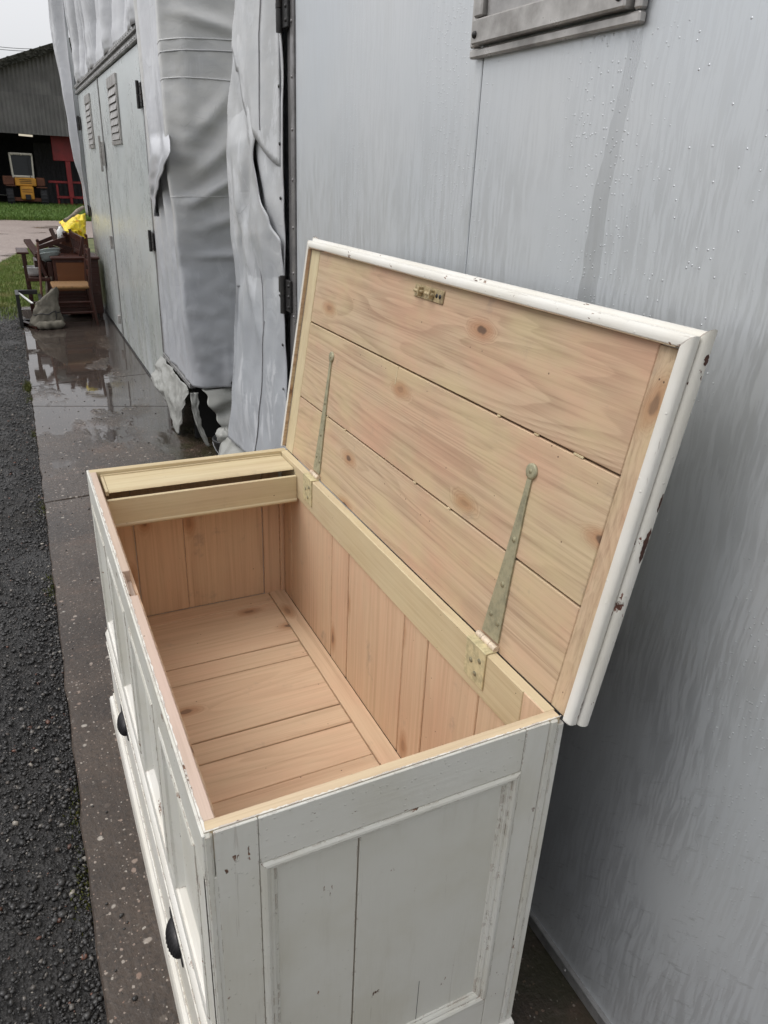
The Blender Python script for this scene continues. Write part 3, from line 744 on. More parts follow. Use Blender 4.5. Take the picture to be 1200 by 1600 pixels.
# near end: hangs over the rear of the near box
T1L = [(.34, 2.86), (.60, 2.72), (.9, 2.62), (1.2, 2.56), (1.45, 2.585), (1.66, 2.61), (1.8, 2.58), (2.0, 2.47), (2.16, 2.36), (2.6, 2.30)]
def t1(s, t):
    z = .44 - .09 * s + (2.72 - .40) * t
    yl = interp(T1L, z)
    if s < .8:
        q = s / .8; y = 1.968 + (yl - 1.968) * q; dx = -.012 - .035 * math.sin(q * 1.5) * (.6 + .4 * N3(z * 1.3, 1))
        # diagonal folds
        for (y0, z0, y1, z1, wd, am) in ((2.45, 2.2, 2.0, 1.35, .05, .035), (2.5, 1.7, 2.25, .9, .045, .03), (2.2, 1.8, 2.55, 1.1, .04, -.03), (2.12, 1.6, 2.2, .6, .05, .022), (2.4, 1.25, 2.6, .5, .05, .025), (2.05, 1.1, 2.1, .5, .03, .018)):
            ln = math.hypot(y1-y0, z1-z0); ty, tz = (y1-y0)/ln, (z1-z0)/ln; a = (y-y0)*ty + (z-z0)*tz; b = (y-y0)*tz - (z-z0)*ty
            k = max(0, min(1, a / .25)) * max(0, min(1, (ln - a) / .25)); dx -= .6 * am * k * ridge(b + .02 * N3(a * 3, z0), wd)
        dx += .008 * N3(y * 6, z * 4) + .004 * N3(y * 15, z * 9, 2)
        return Vector((wx(y) + dx, y, z))
    q = (s - .8) / .2
    y = yl + .03 * math.sin(min(1, q * 3) * 1.57) - .25 * max(0, q - .3); x = wx(yl) - .04 + .55 * q * q + .03 * q
    return Vector((x, y + .02 * N3(z * 4, q * 3), z))
tp = thing('tarpaulin', (wx(2.3), 2.3, .4), 'pale creased tarpaulin hanging down beside the black hinges and the rivet post', 'tarpaulin')
mb = MB(); mb.grid(90, 150, t1); obj('sheet', mb, M['tarp2'], tp, .003)
# overlapping upper flap with its slanting lower edge
def flapA(s, t):
    y = 1.985 + (interp(T1L, 2.0) - .02 - 1.985) * s
    low = interp([(0, 1.62), (.35, 1.72), (.75, 1.93), (.93, 2.0), (1, 2.08)], s); z = low + (2.72 - low) * t
    y2 = 1.985 + (interp(T1L, z) - .004 - 1.985) * s
    dx = -.030 - .012 * math.sin(s * 1.6) - .012 * ridge(y2 - 2.22 - .12 * (z - 2), .05) - .010 * (1 - t) + .008 * N3(y2 * 7, z * 5, 4)
    return Vector((wx(y2) + dx * interp([(0, .45), (.2, 1), (1, 1)], s), y2, z))
mb = MB(); mb.grid(40, 40, flapA); obj('flap', mb, M['tarp2'], tp, .003)
FB = [onwall(u, v, -.05) for u, v in ((400, 150), (400, 200), (400, 255), (406, 310), (418, 360), (432, 410), (445, 455), (450, 480))]
FBT = sorted((q.z, q.y) for q in FB)
def flapB(s, t):
    # broad facet on the left whose free right edge slants down to the post
    z = FBT[-1][0] + (FBT[0][0] - FBT[-1][0]) * t; yl = interp(T1L, z) + .008; yr = interp(FBT, z)
    y = yl + (yr - yl) * s; base = t1(min(.8, max(0, (y - 1.968) / (interp(T1L, z) - 1.968) * .8)), (z - .40) / 2.32)
    k = min(1, t / .2, (1 - t) / .3)
    return base + Vector((.004 - .010 * k - (.014 * s + .006 * math.sin(s * 3.1)) * k + .004 * N3(y * 9, z * 6, 9), 0, 0))
mb = MB(); mb.grid(26, 60, flapB); obj('fold', mb, M['tarp2'], tp, .003)
def line_on(fn, pts, r, mat, parent, name='seam', off=-.004):
    P = [fn(*p) + Vector((off, 0, 0)) for p in pts]; mb = MB(); mb.tube(P, r, 6); return obj(name, mb, mat, parent)
line_on(t1, [(.38 - .1 * k / 12, .02 + .26 * k / 12) for k in range(13)], .0022, M['welt'], tp)
line_on(t1, [(.70 - .42 * k / 14, .50 + .12 * math.sin(k / 5) - .28 * k / 14) for k in range(15)], .0022, M['welt'], tp)
line_on(flapA, [(.22 + .05 * math.sin(k / 4), .95 - .9 * k / 14) for k in range(15)], .0022, M['welt'], tp)
mb = MB()
for k in range(14):
    z = .5 + k * .17; y = 1.985; mb.lathe([(.006, 0), (.005, .003), (0, .004)], (wx(y) - .018, y, z), 8, Matrix.Rotation(-math.pi/2, 4, 'Y'))
obj('rivet', mb, M['hingeblack'], tp)

# far end: one sheet wrapped round the corner of the far box
def base_path(s):
    """plan of the sheet: s 0..1 along the wall side, round the corner, over the end face"""
    if s < .42:
        q = s / .42; y = 4.80 - (4.80 - 3.86) * q; return wx(y) - .004, y, 0
    if s < .54:
        q = (s - .42) / .12; a = q * math.pi / 2; r = .10
        return wx(3.8) - .004 + r - r * math.cos(a), 3.86 - r * math.sin(a), 1
    q = (s - .54) / .46; return wx(3.8) + .096 + .75 * q, 3.76, 2
def t2(s, t):
    z = .385 + (2.85 - .385) * t; x, y, reg = base_path(s)
    e = max(0, min(1, (s - .36) / .14))
    up_ = interp([(.9, 0), (1.45, .5), (1.75, 1), (2.3, .9), (2.8, .7)], z)
    x -= e * max(0, 1 - max(0, s - .5) / .14) * interp([(.4, .01), (.8, .07), (1.3, .10), (1.6, .125), (2.2, .125), (2.8, .13)], z)
    y -= e * (.02 + .05 * up_) * (1 if reg else .3) + (.05 * math.sin(max(0, s - .5) / .5 * 3.1) * up_ if s > .5 else 0)
    if s < .42:
        q = s / .42
        for c, wd, am in ((.25, .05, .03), (.5, .06, .04), (.78, .05, .045)):
            x -= am * ridge(q - c - .10 * (1.2 - z), wd) * interp([(.4, .25), (.9, .6), (1.5, 1.0), (2.8, .9)], z)
        x -= .012 * N3(y * 5, z * 2, 1)
    else:
        x += .006 * N3(z * 5, s * 8)
        # drag creases radiating from the eyelets and diagonal pulls at mid height
        X = (s - .54) / .46 * .75
        for (xa, za, xb, zb, wd, am) in ((.0, 1.6, .03, 2.75, .035, .018), (.08, 1.75, .06, 2.8, .05, .010), (.02, 1.55, .30, 1.95, .035, .03), (.0, 1.42, .34, 1.72, .03, .035), (.03, 1.75, .22, 2.1, .03, .02), (.05, 1.30, .4, 1.5, .03, .018), (.12, .40, .24, .85, .028, .02), (.13, .40, .36, .75, .03, .016), (.1, .40, .12, .7, .02, .014), (0, 2.3, .3, 2.22, .03, .02), (.0, 1.15, .5, 1.18, .02, .012)):
            ln = math.hypot(xb-xa, zb-za); ux, uz = (xb-xa)/ln, (zb-za)/ln; a = (X-xa)*ux + (z-za)*uz; b = (X-xa)*uz - (z-za)*ux
            k = max(0, min(1, (a + .05) / .12)) * max(0, min(1, (ln - a) / .2)); y -= 1.35 * am * k * ridge(b, wd)
        y -= .012 * N3(X * 5, z * 4, 5) + .005 * N3(X * 14, z * 16, 6)
    return Vector((x, y, z))
t2o = thing('tarpaulin', (wx(3.8), 3.8, .4), 'grey tarpaulin wrapped round the corner of the far box above a torn white skirt', 'tarpaulin')
mb = MB(); mb.grid(150, 170, t2); obj('sheet', mb, M['tarp'], t2o, .003)
T2E = [(q.z, q.y, q.x) for q in (onwall(u, v, -.115 + .06 * k) for u, v, k in ((268, 205, 0), (266, 236, 0), (256, 262, .1), (248, 286, .3), (243, 312, .7), (241, 338, 1)))]
T2E.sort(); EY = [(a, b) for a, b, c in T2E]; EX = [(a, c) for a, b, c in T2E]
def s_face(X): return .54 + .46 * X / .75
def t2flap(s, t):
    """upper layer lapping over the corner; below it the free edge stands off and shades a dark pocket"""
    z0 = T2E[0][0]; z = z0 + (2.85 - z0) * t; zt = T2E[-1][0]
    if z >= zt: R = t2(.49, (z - .385) / 2.465) + Vector((.012, .012, 0))
    else:
        R = Vector((interp(EX, z), interp(EY, z), z)); b = t2(.49, (z - .385) / 2.465) + Vector((.012, .012, 0)); k = max(0, 1 - (zt - z) / .13); R = R.lerp(b, k * k)
    yl = min(4.78, R.y + .02 + 4.0 * (z - z0)); Lf = Vector((wx(yl) - .012, yl, z))
    p = Lf.lerp(R, s); k = math.sin(s * math.pi)
    out = (.018 + .012 * N3(z * 2, 1)) * k + .016 * math.sin(s * 13 + z * 1.2) * k
    return p + Vector((-out * min(1, (z - z0) * 4 + .15), -.012 * k * s, 0))
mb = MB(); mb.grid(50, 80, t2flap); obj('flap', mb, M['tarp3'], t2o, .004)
def s_of_x(X): return .54 + .46 * X / .75
for zz, mat, r in ((2.165, 'weltpale', .003), (2.115, 'weltpale', .0025), (2.112, 'welt', .002), (2.00, 'weltpale', .003), (1.455, 'weltpale', .0022)):
    pts = []
    for k in range(30):
        s = .44 + .54 * k / 29; q = (s - .44) / .54
        z = zz + (.05 * math.sin(q * 3.14) if zz > 1.9 else .02 * math.sin(q * 3)) - (.13 * q * q if zz == 2.00 else 0)
        pts.append((s, (z - .385) / 2.465))
    P = [t2(*p) + Vector((-.001, -.0035, 0)) for p in pts]; mb = MB(); mb.tube(P, r, 6); obj('seam', mb, M[mat], t2o)
p = t2(s_of_x(.12), .012); mb = MB(); mb.lathe([(.012, 0), (.012, .004), (.005, .006), (0, .006)], p + Vector((0, -.004, 0)), 10, Matrix.Rotation(math.pi/2, 4, 'X')); obj('eyelet', mb, M['hingeblack'], t2o)
mb = MB(); wallbox(mb, 3.88, 4.80, .352, .382, -.016, .02); 
for i in range(10): mb.lathe([(.006, 0), (.005, .003), (0, .004)], (wx(4) - .016, 3.93 + i * .09, .367), 6, Matrix.Rotation(-math.pi/2, 4, 'Y'))
obj('bottom_rail', mb, M['rail'], t2o)

# gathered drape above the far doors
def t3(s, t):
    y = 4.70 + 4.90 * s; z = 2.395 + 1.25 * t
    a = s * 13 + .7 * math.sin(s * 9) + .55 * t
    f = a - math.floor(a); sh = 1 - abs(2 * f - 1) ** 3.2           # rounded pleats with sharp dark valleys
    dep = .16 * interp([(0, .35), (.08, .6), (.25, .9), (.5, 1.0), (1, 1)], t) * (.70 + .30 * math.sin(s * 23 + 1))
    x = wx(y) + .02 + .08 * min(1, t * 4) - dep * sh - .03 * t + .006 * N3(y * 3, z * 1.2)
    return Vector((x, y + .03 * N3(s * 20, t * .8), z))
t3o = thing('tarpaulin', (wx(7), 7, 2.4), 'silvery pleated tarpaulin gathered above the rail of the far double doors', 'tarpaulin')
mb = MB(); mb.grid(320, 40, t3); obj('sheet', mb, M['tarp3'], t3o, .004)
def t4(s, t):
    z = 3.6 - 2.55 * t; q = s
    y = 9.42 + .30 * q + .05 * math.sin(t * 7); out = interp([(1.0, .02), (1.3, .03), (1.7, .10), (2.0, .12), (2.4, .14), (2.9, .17), (3.6, .15)], z)
    x = wx(y) - out * math.sin(min(1, q * 1.6) * 1.57 + .2) + .5 * max(0, q - .62) - .025 * math.sin(q * 17 + z) * (1 - q * .5) + .015 * N3(z * 3, q * 5)
    return Vector((x, y, z))
t4o = thing('tarpaulin', (wx(9.5), 9.55, 1.0), 'silvery tarpaulin tail hanging past the far door edge, above the furniture pile', 'tarpaulin')
mb = MB(); mb.grid(60, 70, t4); obj('sheet', mb, M['tarp3'], t4o, .004)

# torn skirts under the far and near boxes
def sk1(s, t):
    y = 4.83 - .98 * s; top = .352
    low = interp([(0, .20), (.15, .15), (.3, .13), (.42, .14), (.52, .07), (.62, .05), (.74, .0), (.80, .015), (.86, .07), (.95, .12), (1, .20)], s)
    low += .012 * N3(s * 30, 3); z = top - (top - low) * t
    b = .02 + .085 * math.sin(t * 1.7) * (1 - .5 * s) + .010 * math.sin(t * 9 + s * 6) * t - .030 * abs(N3(s * 4, t * 2.5)) - .014 * abs(N3(s * 9, t * 4, 3)) - .004 * abs(N3(s * 22, t * 12, 5)) + .015
    return Vector((wx(y) - b, y - .06 * t * (1 - s), z))
so1 = thing('torn_skirt', (wx(4.3), 4.3, 0), 'crumpled torn white sheet hanging to the ground below the far tarpaulin corner', 'skirt')
mb = MB(); mb.grid(70, 34, sk1); obj('sheet', mb, M['skirt'], so1, .003)
def sk1b(s, t):
    z = .352 - .33 * t; wd = .05 * (1 - .55 * t) + .012 * N3(t * 9, 2); x = wx(3.8) - .035 - .02 * math.sin(t * 3) + s * wd
    return Vector((x + .05 * t + .02 * t * t, 3.78 - .07 * t + .012 * N3(t * 7, s * 3), z))
mb = MB(); mb.grid(8, 30, sk1b); obj('strip', mb, M['skirt'], so1, .003)
def sk2(s, t):
    x0 = wx(3.8) + .03 + .13 * t + .03 * N3(t * 6, 1); x = x0 + (1.5 - x0) * s; z = .375 - (.34 + .02 * N3(s * 8, 5)) * t
    return Vector((x, 3.76 - .10 * math.sin(t * 2.2) - .035 * N3(s * 4, t * 5) - .02 * math.sin(t * 11 + s * 2) * (1 - s), z))
so2 = thing('torn_skirt', (1.1, 3.75, 0), 'wrinkled grey white sheet closing the underside of the far box in the gap', 'skirt')
mb = MB(); mb.grid(60, 40, sk2); obj('sheet', mb, M['skirt'], so2, .003)
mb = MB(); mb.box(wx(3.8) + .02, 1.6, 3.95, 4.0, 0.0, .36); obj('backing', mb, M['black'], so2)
def sk3(s, t):
    y = 2.98 - 1.1 * s; a = t
    z = .41 - .06 * s * 0 - .40 * a + .02 * N3(s * 9, a * 5); z = .37 - .36 * a + .015 * N3(s * 9, a * 5)
    out = .03 + .10 * math.sin(min(1, a * 2.6) * 1.57) * (.75 + .25 * math.sin(s * 5)) + .05 * a + .012 * N3(s * 12, a * 6)
    taper = interp([(0, .5), (.05, .85), (.12, 1), (1, 1)], s)
    return Vector((wx(y) + .03 - out * taper, y + .02 * N3(a * 5, 1), z))
so3 = thing('torn_skirt', (wx(2.5), 2.5, 0), 'bunched white plastic sheet below the near tarpaulin, behind the far end of chest', 'skirt')
mb = MB(); mb.grid(60, 40, sk3); obj('sheet', mb, M['skirt'], so3, .003)
def knot(s, t):
    a = 2 * math.pi * s; b = math.pi * t; r = .042 * (1 + .25 * N3(math.cos(a) * 2, math.sin(a) * 2, b * 2)) 
    return Vector((wx(2.98) - .025 + r * 1.1 * math.sin(b) * math.cos(a), 2.97 + r * 1.3 * math.sin(b) * math.sin(a), .335 + r * math.cos(b)))
mb = MB(); mb.grid(26, 16, knot); obj('bunched_end', mb, M['skirt'], so3)
# black bucket in the gap, lying near the skirt
bk = thing('bucket', (.93, 3.42, 0), 'small black bucket with a thin wire handle, in the gap under the tarps', 'bucket')
mb = MB(); mb.lathe([(0, .004), (.075, .004), (.078, 0), (.098, .15), (.104, .155), (.104, .165), (.094, .165), (.074, .01), (0, .01)], (.93, 3.42, 0), 28); obj('body', mb, M['bucket'], bk)
mb = MB(); mb.tube([(.93 - .104 * math.cos(a), 3.42 - .10 * math.sin(a) , .15 - .10 * math.sin(a)) for a in [math.pi * k / 16 for k in range(17)]], .0025, 6); obj('handle', mb, M['wire'], bk)

M['bare'] = flat('bare_dark_wood', (.085, .032, .02), .7, .7, 60)
# ------------------------------------------------------------------ the chest
W, L, H = .56, 1.3206, .85
ch = thing('blanket_chest', (W / 2, L / 2, 0), 'large open antique pine chest in chipped white paint, in the foreground', 'chest')
# --- carcass inner core pieces and rim
def part(name, mat, parent, *boxes, c=.0012):
    mb = MB()
    for b in boxes: mb.box(*b, c)
    return obj(name, mb, mat, parent)
FL = .372
# front wall
fw = part('front_wall', M['inwoodZ'], ch, (.0225, .030, .020, L - .020, FL, .82))
part('rim_strip', M['rimpink'], ch, (.005, .0222, .655 + .060, L - .022, .80, .8505), (.005, .0222, .022, .612, .80, .8505), (.010, .0222, .612, .715, .78, .826), (.006, .0108, .627, .715, .826, .846))
part('rim_strip', M['rimX'], ch, (.004, W - .004, .0042, .0225, .80, .8508))
part('rim_strip', M['creamX'], ch, (.004, W - .004, L - .026, L - .0045, .80, .8508))
part('rim_strip', M['creamY'], ch, (.540, W - .001, .0219, L - .0264, .757, .8504))
def crust(fn, n, seed):
    mb = MB()
    def f(s, t):
        w_ = .0022 + .0022 * max(0, N3_(s * 30, seed)) + .0016 * N3_(s * 110, seed + 4); return fn(s, w_ * t)
    mb.grid(n, 2, f, False); return mb
N3_ = lambda a, b: mn.noise(Vector((a, b, 3)))
obj('paint_crust', crust(lambda s_, w_: Vector((.003 + (W - .006) * s_, .0035 + w_, .8513)), 260, 1), M['mould_paintX'], ch, .0006)
obj('paint_crust', crust(lambda s_, w_: Vector((.0040 + w_, .004 + (L - .008) * s_, .8510)), 420, 2), M['mould_paint'], ch, .0006)
# painted front frame: top rail, bottom rail, stiles, panels with mouldings
frame_f = obj('front_frame', MB().box(.0218, .0224, .003, L - .003, .10, .79, .0001), M['paintY'], ch)
part('top_rail', M['paintY'], frame_f, (0, .0048, .0, L, .772, .8495))
part('bottom_rail', M['paintY'], frame_f, (0, .0216, .0, L, .335, .398))
st_w = .06; pw = (L - 5 * st_w) / 4
xs = [i * (st_w + pw) for i in range(5)]
for i, y in enumerate(xs): part('stile', M['paintZ'], frame_f, (.0002, .0216, y + .0004, y + st_w - .0004, .3987, .7713))
def mould_side(p0, p1, inn, nrm, prof):
    """mitred moulding run from p0 to p1; prof = (inset, height)"""
    p0, p1, inn, nrm = map(Vector, (p0, p1, inn, nrm)); al = (p1 - p0).normalized(); mb = MB()
    n = len(prof); vs = [p0 + al * a + inn * a + nrm * h for a, h in prof] + [p1 - al * a + inn * a + nrm * h for a, h in prof]
    mb.add(vs, [[i, i+1, n+i+1, n+i] for i in range(n-1)] + [[0, n, 2*n-1, n-1]] + [list(range(n))[::-1], list(range(n, 2*n))]); return mb
pf = [(0, -.002), (0, .001), (.006, .003), (.012, .0015), (.014, -.003), (.030, -.0135), (.033, -.0155), (.033, -.017)]
for i in range(4):
    y0, y1 = xs[i] + st_w, xs[i+1]; z0, z1 = .398, .772
    part('panel', M['paintZ'], frame_f, (.0135, .0215, y0 - .004, y1 + .004, z0 - .004, z1 + .004))
    for a, b, inn in (((0, y0, z0), (0, y1, z0), (0, 0, 1)), ((0, y1, z1), (0, y0, z1), (0, 0, -1)), ((0, y0, z1), (0, y0, z0), (0, 1, 0)), ((0, y1, z0), (0, y1, z1), (0, -1, 0))):
        obj('moulding', mould_side(a, b, inn, (-1, 0, 0), pf), M['mould_paint'] if inn[2] == 1 else M['paintY'], frame_f)  # upward-facing bottom run takes paler paint: sky light on it put into colour
# waist moulding, drawer, plinth
mb = MB(); mb.prism([(.002, .320), (-.005, .321), (-.0078, .325), (-.0075, .331), (-.004, .336), (-.0015, .342), (.002, .344)], lambda p, t: Vector((p[0], -.001 + (L + .002) * t, p[1])), True); obj('waist_moulding', mb, M['mould_paint'], ch)
dr = obj('drawer', MB().box(-.0065, .018, .018, L - .018, .112, .318, .003), M['drawer_paint'], ch)
part('bead', M['drawer_paint'], dr, (-.010, -.0064, .02, L - .02, .303, .316), (-.010, -.0064, .02, L - .02, .114, .126), c=.0015)
def cup(yc, zc):
    r = MB(); n, mm = 18, 9; wd, hh, pr = .040, .034, .018
    def f(s, t):
        a = math.pi * s; b = math.pi / 2 * t; rg = 1 + .07 * math.sin(a * 26) * math.sin(b) * math.sin(a)
        return Vector((-.0065 - rg * pr * math.sin(a) ** .7 * math.sin(b), yc + wd * math.cos(a) * (1 - .06 * t), zc - hh * .5 + hh * math.cos(b) * (math.sin(a) ** .55 if s not in (0, 1) else 0)))
    r.grid(72, 14, f); o = obj('cup_handle', r, M['iron'], dr, .003)
for yc in (.33, .992):
    cup(yc, .256)
    b = MB(); b.box(-.0095, -.0066, yc - .048, yc + .048, .250, .278, .001); b.lathe([(.012, 0), (.011, .002), (0, .0022)], (-.0066, yc + .050, .246), 10, Matrix.Rotation(-math.pi/2, 4, 'Y')); b.lathe([(.012, 0), (.011, .002), (0, .0022)], (-.0066, yc - .050, .246), 10, Matrix.Rotation(-math.pi/2, 4, 'Y')); obj('handle_plate', b, M['iron'], dr)
mb = MB()
pp = [(.004, .0), (-.020, .0), (-.020, .078), (-.017, .088), (-.010, .094), (-.008, .104), (.004, .107)]
mb.prism(pp, lambda p, t: Vector((p[0], (p[0] if p[0] < 0 else 0) + (L - 2 * (p[0] if p[0] < 0 else 0)) * t, p[1])))
obj('plinth', mb, M['mould_paint'], ch)
mb = MB(); mb.prism(pp, lambda p, t: Vector(((p[0] if p[0] < 0 else 0) + (W + .004 - 1.0 * (p[0] if p[0] < 0 else 0)) * t, p[0], p[1]))); obj('plinth', mb, M['mould_paintX'], ch)
# near end wall
ew = obj('end_frame', MB().box(.006, W - .003, .0152, .0215, .10, .81, .001), M['inwoodZ'], ch)
part('stile', M['paintZ'], ew, (.0148, .0715, .0, .0150, .105, .8497))
part('corner_bead', M['paintZ'], ew, (.0002, .0139, -.0012, .0150, .105, .8495), c=.004)
part('stile', M['paintZ'], ew, (.490, .5335, .0, .0150, .105, .8497))
part('corner_bead', M['paintZ'], ew, (.5355, .5505, -.0004, .0150, .105, .8497), c=.003)
part('back_edge', M['paintZ'], ew, (.5510, .5640, .0012, .0120, .105, .838), c=.002)
part('top_rail', M['paintX'], ew, (.0723, .4892, .0002, .0150, .7685, .8496))
part('bottom_rail', M['paintX'], ew, (.0723, .4892, .0002, .0150, .105, .2145))
z0, z1, x0, x1 = .215, .768, .072, .4895
for a, b in ((x0 + .004, .2186), (.2210, x1 - .004)):
    part('panel_board', M['board_paint'], ew, (a, b, .0085, .0150, z0 - .004, z1 + .004), c=.0012)
part('crack', M['black'], ew, (.3444, .3452, .0081, .0087, .225, .345), c=.0001)
pe = [(0, -.002), (0, .0008), (.004, .0035), (.008, .0042), (.012, .0020), (.013, -.001), (.017, -.0005), (.020, -.0025), (.021, -.0060), (.024, -.0062), (.026, -.009), (.026, -.010)]
for a, b, inn in (((x0, 0, z0), (x1, 0, z0), (0, 0, 1)), ((x1, 0, z1), (x0, 0, z1), (0, 0, -1)), ((x0, 0, z1), (x0, 0, z0), (1, 0, 0)), ((x1, 0, z0), (x1, 0, z1), (-1, 0, 0))):
    obj('moulding', mould_side(a, b, inn, (0, -1, 0), pe), M['paintX'] if inn[2] else M['paintZ'], ew)
# far end wall, inside boards
fe = obj('far_end_frame', MB().box(.001, W - .001, L - .016, L - .0005, .10, .849, .001), M['paintZ'], ch)
part('stile', M['inwoodZ'], fe, (.0305, .1010, L - .0225, L - .0165, FL, .80)); part('stile', M['inwoodZ'], fe, (.4785, .5300, L - .0245, L - .0165, FL, .80), (.5305, .5434, L - .030, L - .0165, FL, .7540))
part('board', M['inwoodZ'], fe, (.1035, .2392, L - .020, L - .0165, FL, .80)); part('board', M['inwoodZ'], fe, (.2400, .4765, L - .020, L - .0165, FL, .80))
# back wall: rail, muntins, panels
bw = obj('back_wall', MB().box(.5545, .5595, .003, L - .003, .10, .756, .001), M['black'], ch)
part('rail', M['creamY'], bw, (.5385, .5535, .078, L - .031, .7555, .8497)); part('stile', M['inwoodZ'], bw, (.5387, .5535, .0225, .0772, FL, .8493))
yy = [(.079, .2020), (.2035, .3905), (.3925, .4935), (.4955, .7930), (.7955, .9020), (.9045, 1.2205), (1.2225, L - .0205)]
for i, (a, b) in enumerate(yy):
    part('board', M['inwoodZ'], bw, (.5438 + .0004 * (i % 2), .5535, a + .0006, b - .0006, FL, .7548), c=.0020)
# floor
fl = obj('floor', MB().box(.024, .553, .022, L - .018, .345, .3640, .001), M['black'], ch)
part('batten', M['inwoodY'], fl, (.4915, .5425, .0225, L - .0205, .3645, FL + .0035))
ys = [.0225, .175, .3085, .5100, .6315, .7055, .9330, 1.0100, 1.2390, L - .0205]
for i, (a, b) in enumerate(zip(ys, ys[1:])):
    nar = i in (4, 6); g0 = .0017 if i in (4, 5, 6, 7) else .0005; g1 = .0017 if i in (3, 4, 5, 6) else .0005
    part('board', M['inwoodX'], fl, (.0305, .4900, a + g0, b - g1, .3645, FL - (.0006 if nar else 0)), c=.0014)
# till
tl = obj('till', MB().box(.0305, .5375, 1.165, L - .031, .745, .752, .001), M['creamX'], ch)
part('till_front', M['creamX'], tl, (.0306, .5376, 1.1530, 1.1640, .752, .8230))
mb = MB(); mb.tube([(.031, 1.1555, .750), (.537, 1.1555, .750)], .006, 10); obj('till_bead', mb, M['creamX'], tl)
mb = MB(); mb.prism([(1.288, .8300), (1.288, .8385), (1.188, .8385), (1.181, .8370), (1.1770, .8342), (1.181, .8315), (1.188, .8300)], lambda p, t: Vector((.0385 + (.5365 - .0385) * t, *p))); obj('till_lid', mb, M['creamX'], tl)
part('cleat', M['creamY'], tl, (.0306, .0380, 1.178, L - .031, .8255, .8390))
part('back_batten', M['creamX'], tl, (.0306, .5376, 1.2885, 1.2944, .826, .8420))
# lid, open past the vertical
TH = R_(98.5); uh = Vector((-math.cos(TH), 0, math.sin(TH))); nh = Vector((-math.sin(TH), 0, -math.cos(TH)))   # nh: inner face normal
LO = Vector((.563, 0, .853))
LM = Matrix((uh, (0, 1, 0), nh)).transposed().to_4x4(); LM.translation = LO       # (u, v, n) -> world
def lbox(mb, u0, u1, v0, v1, n0, n1, c=.0012): return mb.box(u0, u1, v0, v1, n0, n1, c, LM)
def lpart(name, mat, parent, *b, c=.0012):
    mb = MB()
    for q in b: lbox(mb, *q, c)
    return obj(name, mb, mat, parent)
lid = lpart('lid', M['paintY'], ch, (.004, .585, -.005, L + .005, -.0235, -.013))
lpart('plank', M['lidwoodY'], lid, (-.0055, .1683, .0372, 1.2595, -.0128, .0), c=.0016)
lpart('plank', M['lidwoodY'], lid, (.1717, .3783, .0372, 1.2595, -.0128, .0004), c=.0016)
lpart('plank', M['lidwoodY'], lid, (.3817, .5685, .0372, 1.2595, -.0128, -.0003), c=.0016)
lpart('batten', M['lidwoodZ'], lid, (-.0055, .566, -.0028, .0367, -.0128, .0002)); lpart('batten', M['creamZ'], lid, (-.0055, .566, 1.2600, L - .0005, -.0128, .0006))
lpart('gap_backing', M['black'], lid, (.165, .385, .04, 1.255, -.0129, -.0120))
# mouldings: drop lip (bead) and nosed board edge, on front and both ends
def bead(d0, wd, n0, n1, k=7):
    """profile across (d outward, n towards inside): quarter-round"""
    pr = [(d0, n0), (d0, n1 - .002), (d0 + .002, n1)]
    for i in range(k + 1):
        a = i / k * math.pi / 2; pr.append((d0 + wd * .45 + wd * .55 * math.sin(a), n1 - (n1 - n0) * .45 * (1 - math.cos(a)) ))
    pr += [(d0 + wd, n0)]; return pr
def nose(d0, wd, n0, n1, k=8):
    pr = [(d0, n0)]; c = (n0 + n1) / 2; h = (n1 - n0) / 2
    for i in range(k + 1):
        a = -math.pi / 2 + math.pi * i / k; pr.append((d0 + wd - h * .8 + h * .8 * math.cos(a), c + h * math.sin(a)))
    return pr + [(d0, n1)]
def run_mould(name, prof, side, mat, parent=lid):
    mb = MB(); ear = .0045 if name == 'edge_moulding' else 0
    if side == 'front':
        f = lambda p, t: LM @ Vector((.566 + p[0], (-p[0] - .0) * (1 - t) + (L + p[0]) * t, p[1]))
    elif side == 'near':
        f = lambda p, t: LM @ Vector((-.002 + (.566 + p[0] + .002 + ear) * t, .0 - p[0], p[1]))
    else:
        f = lambda p, t: LM @ Vector((-.002 + (.566 + p[0] + .002 + ear) * t, L + p[0], p[1]))
    mb.prism(prof, f); o = obj(name, mb, mat, parent)
    bv = o.modifiers.new('b', 'BEVEL'); bv.width = .0012; bv.segments = 2; bv.limit_method = 'ANGLE'; bv.angle_limit = R_(50)
    for p_ in o.data.polygons: p_.use_smooth = True
    return o
bd = bead(.0035, .0175, -.003, .0115); ns = nose(-.006, .0345, -.0255, -.0050)
for s_ in ('front', 'near', 'far'):
    mt = M['mould_paint'] if s_ == 'front' else M['mould_paintX']
    run_mould('lip_moulding', bd, s_, mt); run_mould('edge_moulding', ns, s_, mt)
lpart('inner_lip', M['lidwoodX'], lid, (.002, .566, L + .0022, L + .0033, .0008, .0108))
lpart('inner_lip', M['lidwoodY'], lid, (.5684, .5693, .002, L - .002, .001, .0108), c=.0001)
